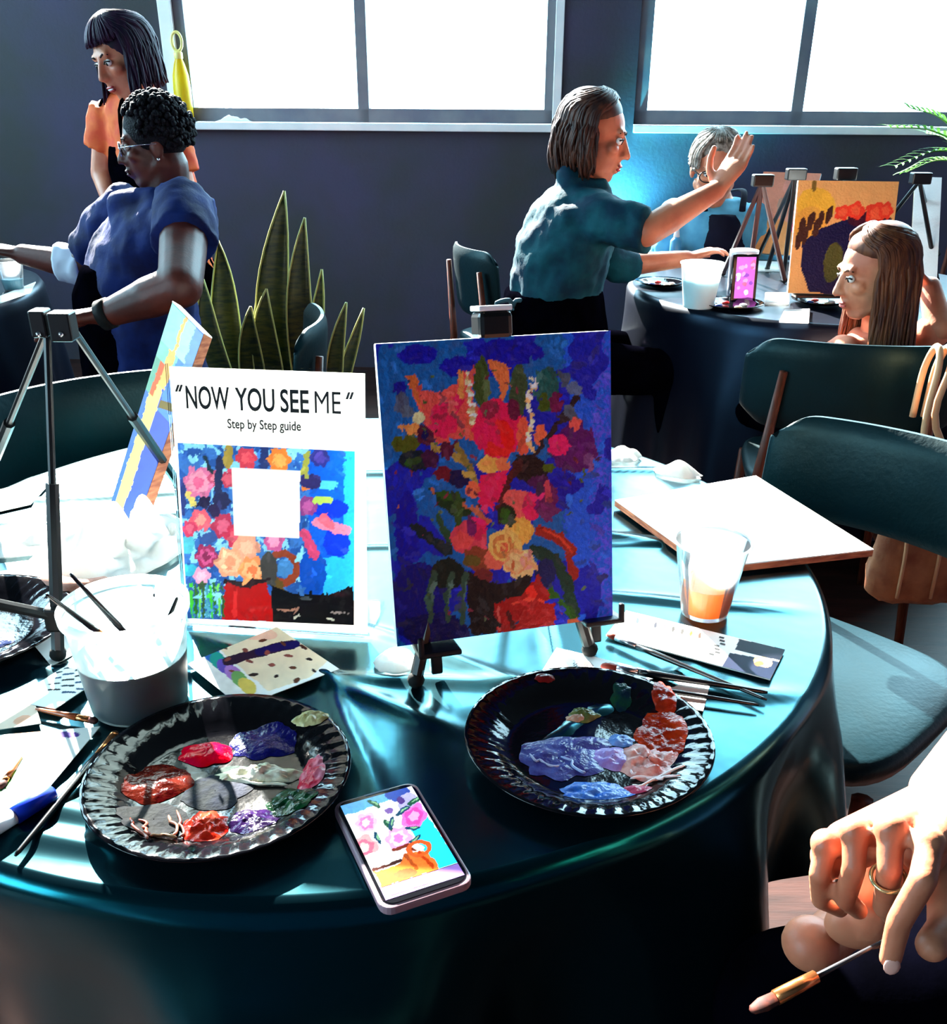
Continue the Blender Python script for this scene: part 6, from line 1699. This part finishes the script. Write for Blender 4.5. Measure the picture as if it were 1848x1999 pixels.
rad = [(.0072, .0068, .0064, .0056), (.0077, .0073, .0069, .0061), (.0079, .0075, .0071, .0063), (.0082, .0077, .0072, .0064)]
for a in range(4):
    cap_mesh(b, mcp[a], rad[a][0], pip[a], rad[a][1], 16); cap_mesh(b, pip[a], rad[a][1], dip[a], rad[a][2], 16); cap_mesh(b, dip[a], rad[a][2], tip[a], rad[a][3], 16)
    cap_mesh(b, lerp(wr, mcp[a], .12), .017, lerp(wr, mcp[a], .86), .0118, 16)
    b.ball(mcp[a] + A3(0, .001, .001), .0100, 14, 10)
pal = (mcp[1] + mcp[2]) / 2
dn = unit(A3(.05, .30, -.95))
for a in range(3):
    cap_mesh(b, lerp(mcp[a], wr, .30) + dn * .012, .013, lerp(mcp[a + 1], wr, .35) + dn * .012, .013)
cap_mesh(b, lerp(wr, mcp[0], .3) + dn * .012, .017, lerp(mcp[0], wr, .1) + dn * .02, .014)
cap_mesh(b, lerp(wr, mcp[3], .15) + dn * .016, .020, lerp(wr, mcp[3], .8) + dn * .020, .014)
th0 = lerp(wr, mcp[3], .25) + dn * .018; th1 = Y(1850, 1760, 0.4400); th2 = Y(1846, 1812, 0.4206); th3 = Y(1818, 1846, 0.4066)
cap_mesh(b, th0, .019, th1, .0130, 16); cap_mesh(b, th1, .0125, th2, .0110, 16); cap_mesh(b, th2, .0108, th3, .0098, 16)
loft_mesh(b, [(lerp(wr, pal, .10), unit(np.cross(wr - el, Zu)) * .020, Zu * .017), (wr, unit(np.cross(wr - el, Zu)) * .025, Zu * .021), (lerp(wr, el, .15), unit(np.cross(wr - el, Zu)) * .031, Zu * .026), (lerp(wr, el, .5), unit(np.cross(wr - el, Zu)) * .039, Zu * .036), (el, unit(np.cross(wr - el, Zu)) * .043, Zu * .043)])
cap_mesh(b, el, .044, sho, .055)
cap_mesh(b, sho, .06, A3(.98, .80, 1.20), .06); cap_mesh(b, A3(.98, .80, 1.20), .05, A3(.98, .80, 1.34), .05)
Hx = Head(A3(.98, .76, 1.45), (-.85, -.4, -.3), (0, 0, 1), 1.0); Hx.skin(b)
b.ball(Y(1690, 1800, 0.4928), (.030, .014, .023), 20, 12)
cap_mesh(b, Y(1690, 1790, 0.4928), .018, lerp(wr, mcp[1], .4) + dn * .02, .018)
flesh('body', b, SK_FAIR, p6, .0022, 5)
Hx.details(p6)
b = MB(); Hx.scalp(b, (0, -.02, .04), (.082, .094, .088)); b.build('scalp_hair', HR3, p6, smooth=True)
def nail(t_, d_, par):
    t_, d_ = np.asarray(t_, float), np.asarray(d_, float)
    ax = unit(t_ - d_); up_ = unit(A3(-.1, -.7, .6) - ax * np.dot(A3(-.1, -.7, .6), ax)); sd_ = np.cross(ax, up_)
    MB().ball(t_ + ax * .001 + up_ * .0050, (.0048, .0062, .0016), 12, 6, np.stack([sd_, ax, up_], 1)).build('fingernail', mat('pink_nail', 0xe0a090, .3, .5), par, smooth=True)
nail(tip[3], dip[3], p6); nail(th3, th2, p6)
rp = lerp(pip[2], dip[2], .22); ra = unit(dip[2] - pip[2])
u1 = unit(np.cross(ra, A3(0, 0, 1))); u2 = np.cross(ra, u1)
MB().tube([rp + (u1 * math.cos(a) + u2 * math.sin(a)) * .0096 for a in np.linspace(0, 2 * PI, 33)], .0013, 8, caps=False).build('ring', mat('gold_ring', 0xf0d898, .2, .5, metal=.8), p6, smooth=True)
# the other hand, only its rounded heel in the light
b = MB(); oc_ = Y(1582, 1842, .50)
b.ball(oc_, (.021, .021, .020), 24, 16); cap_mesh(b, oc_ + A3(.008, .004, -.006), .018, oc_ + A3(.05, .05, -.03), .020)
flesh('other_hand', b, SK_FAIR, p6, .004, 4)
# black clothing: lap, dress
b = MB()
th_h = A3(.92, .72, .58)
for hx_, kx in ((A3(.92, .62, .60), Y(1560, 1985, .56)), (A3(.95, .86, .60), A3(.47, .66, .61))):
    kx = np.asarray(kx, float); kx[2] = min(kx[2], .63)
    cap_mesh(b, hx_, .10, kx, .075); cap_mesh(b, kx, .072, A3(kx[0] + .02, kx[1], .10), .05)
    cap_mesh(b, A3(kx[0] + .02, kx[1], .05), .045, A3(kx[0] - .10, kx[1] - .02, .04), .036)
loft_mesh(b, [(A3(.96, .75, .50), Yd * .20, X_ * .17), (A3(.97, .77, .75), Yd * .17, X_ * .14), (A3(.98, .80, 1.00), Yd * .185, X_ * .145), (A3(.98, .80, 1.19), Yd * .175, X_ * .10), (A3(.98, .80, 1.24), Yd * .09, X_ * .07)])
cap_mesh(b, sho + A3(.02, -.01, 0), .075, lerp(sho, el, .55), .062)
flesh('black_dress', b, M_blackcl, p6, .012, 3, .008, .09)
cs = thing('stool', 'dark stool under the neighbour at the right edge', 'stool', A3(.97, .76, 0))
MB().lathe([(0, .40), (.19, .40), (.20, .43), (.19, .455), (0, .455)], 32, (.97, .76, 0)).build('seat', M_blkp, cs)
for k in range(4):
    a = PI / 4 + k * PI / 2
    MB().tube([A3(.97 + .13 * math.cos(a), .76 + .13 * math.sin(a), .41), A3(.97 + .17 * math.cos(a), .76 + .17 * math.sin(a), 0)], .012, 8).build('leg', M_leg, cs)
brush(Y(1464, 1974, 0.3731), Y(1760, 1818, 0.4154), 'small brush with copper ferrule held in the hand at front right', None, .0044, br=.16, ferr=.26, hk=.42, mh=mat('grey_lacquer', 0x3a3a3e, .3, .5), flat=True)
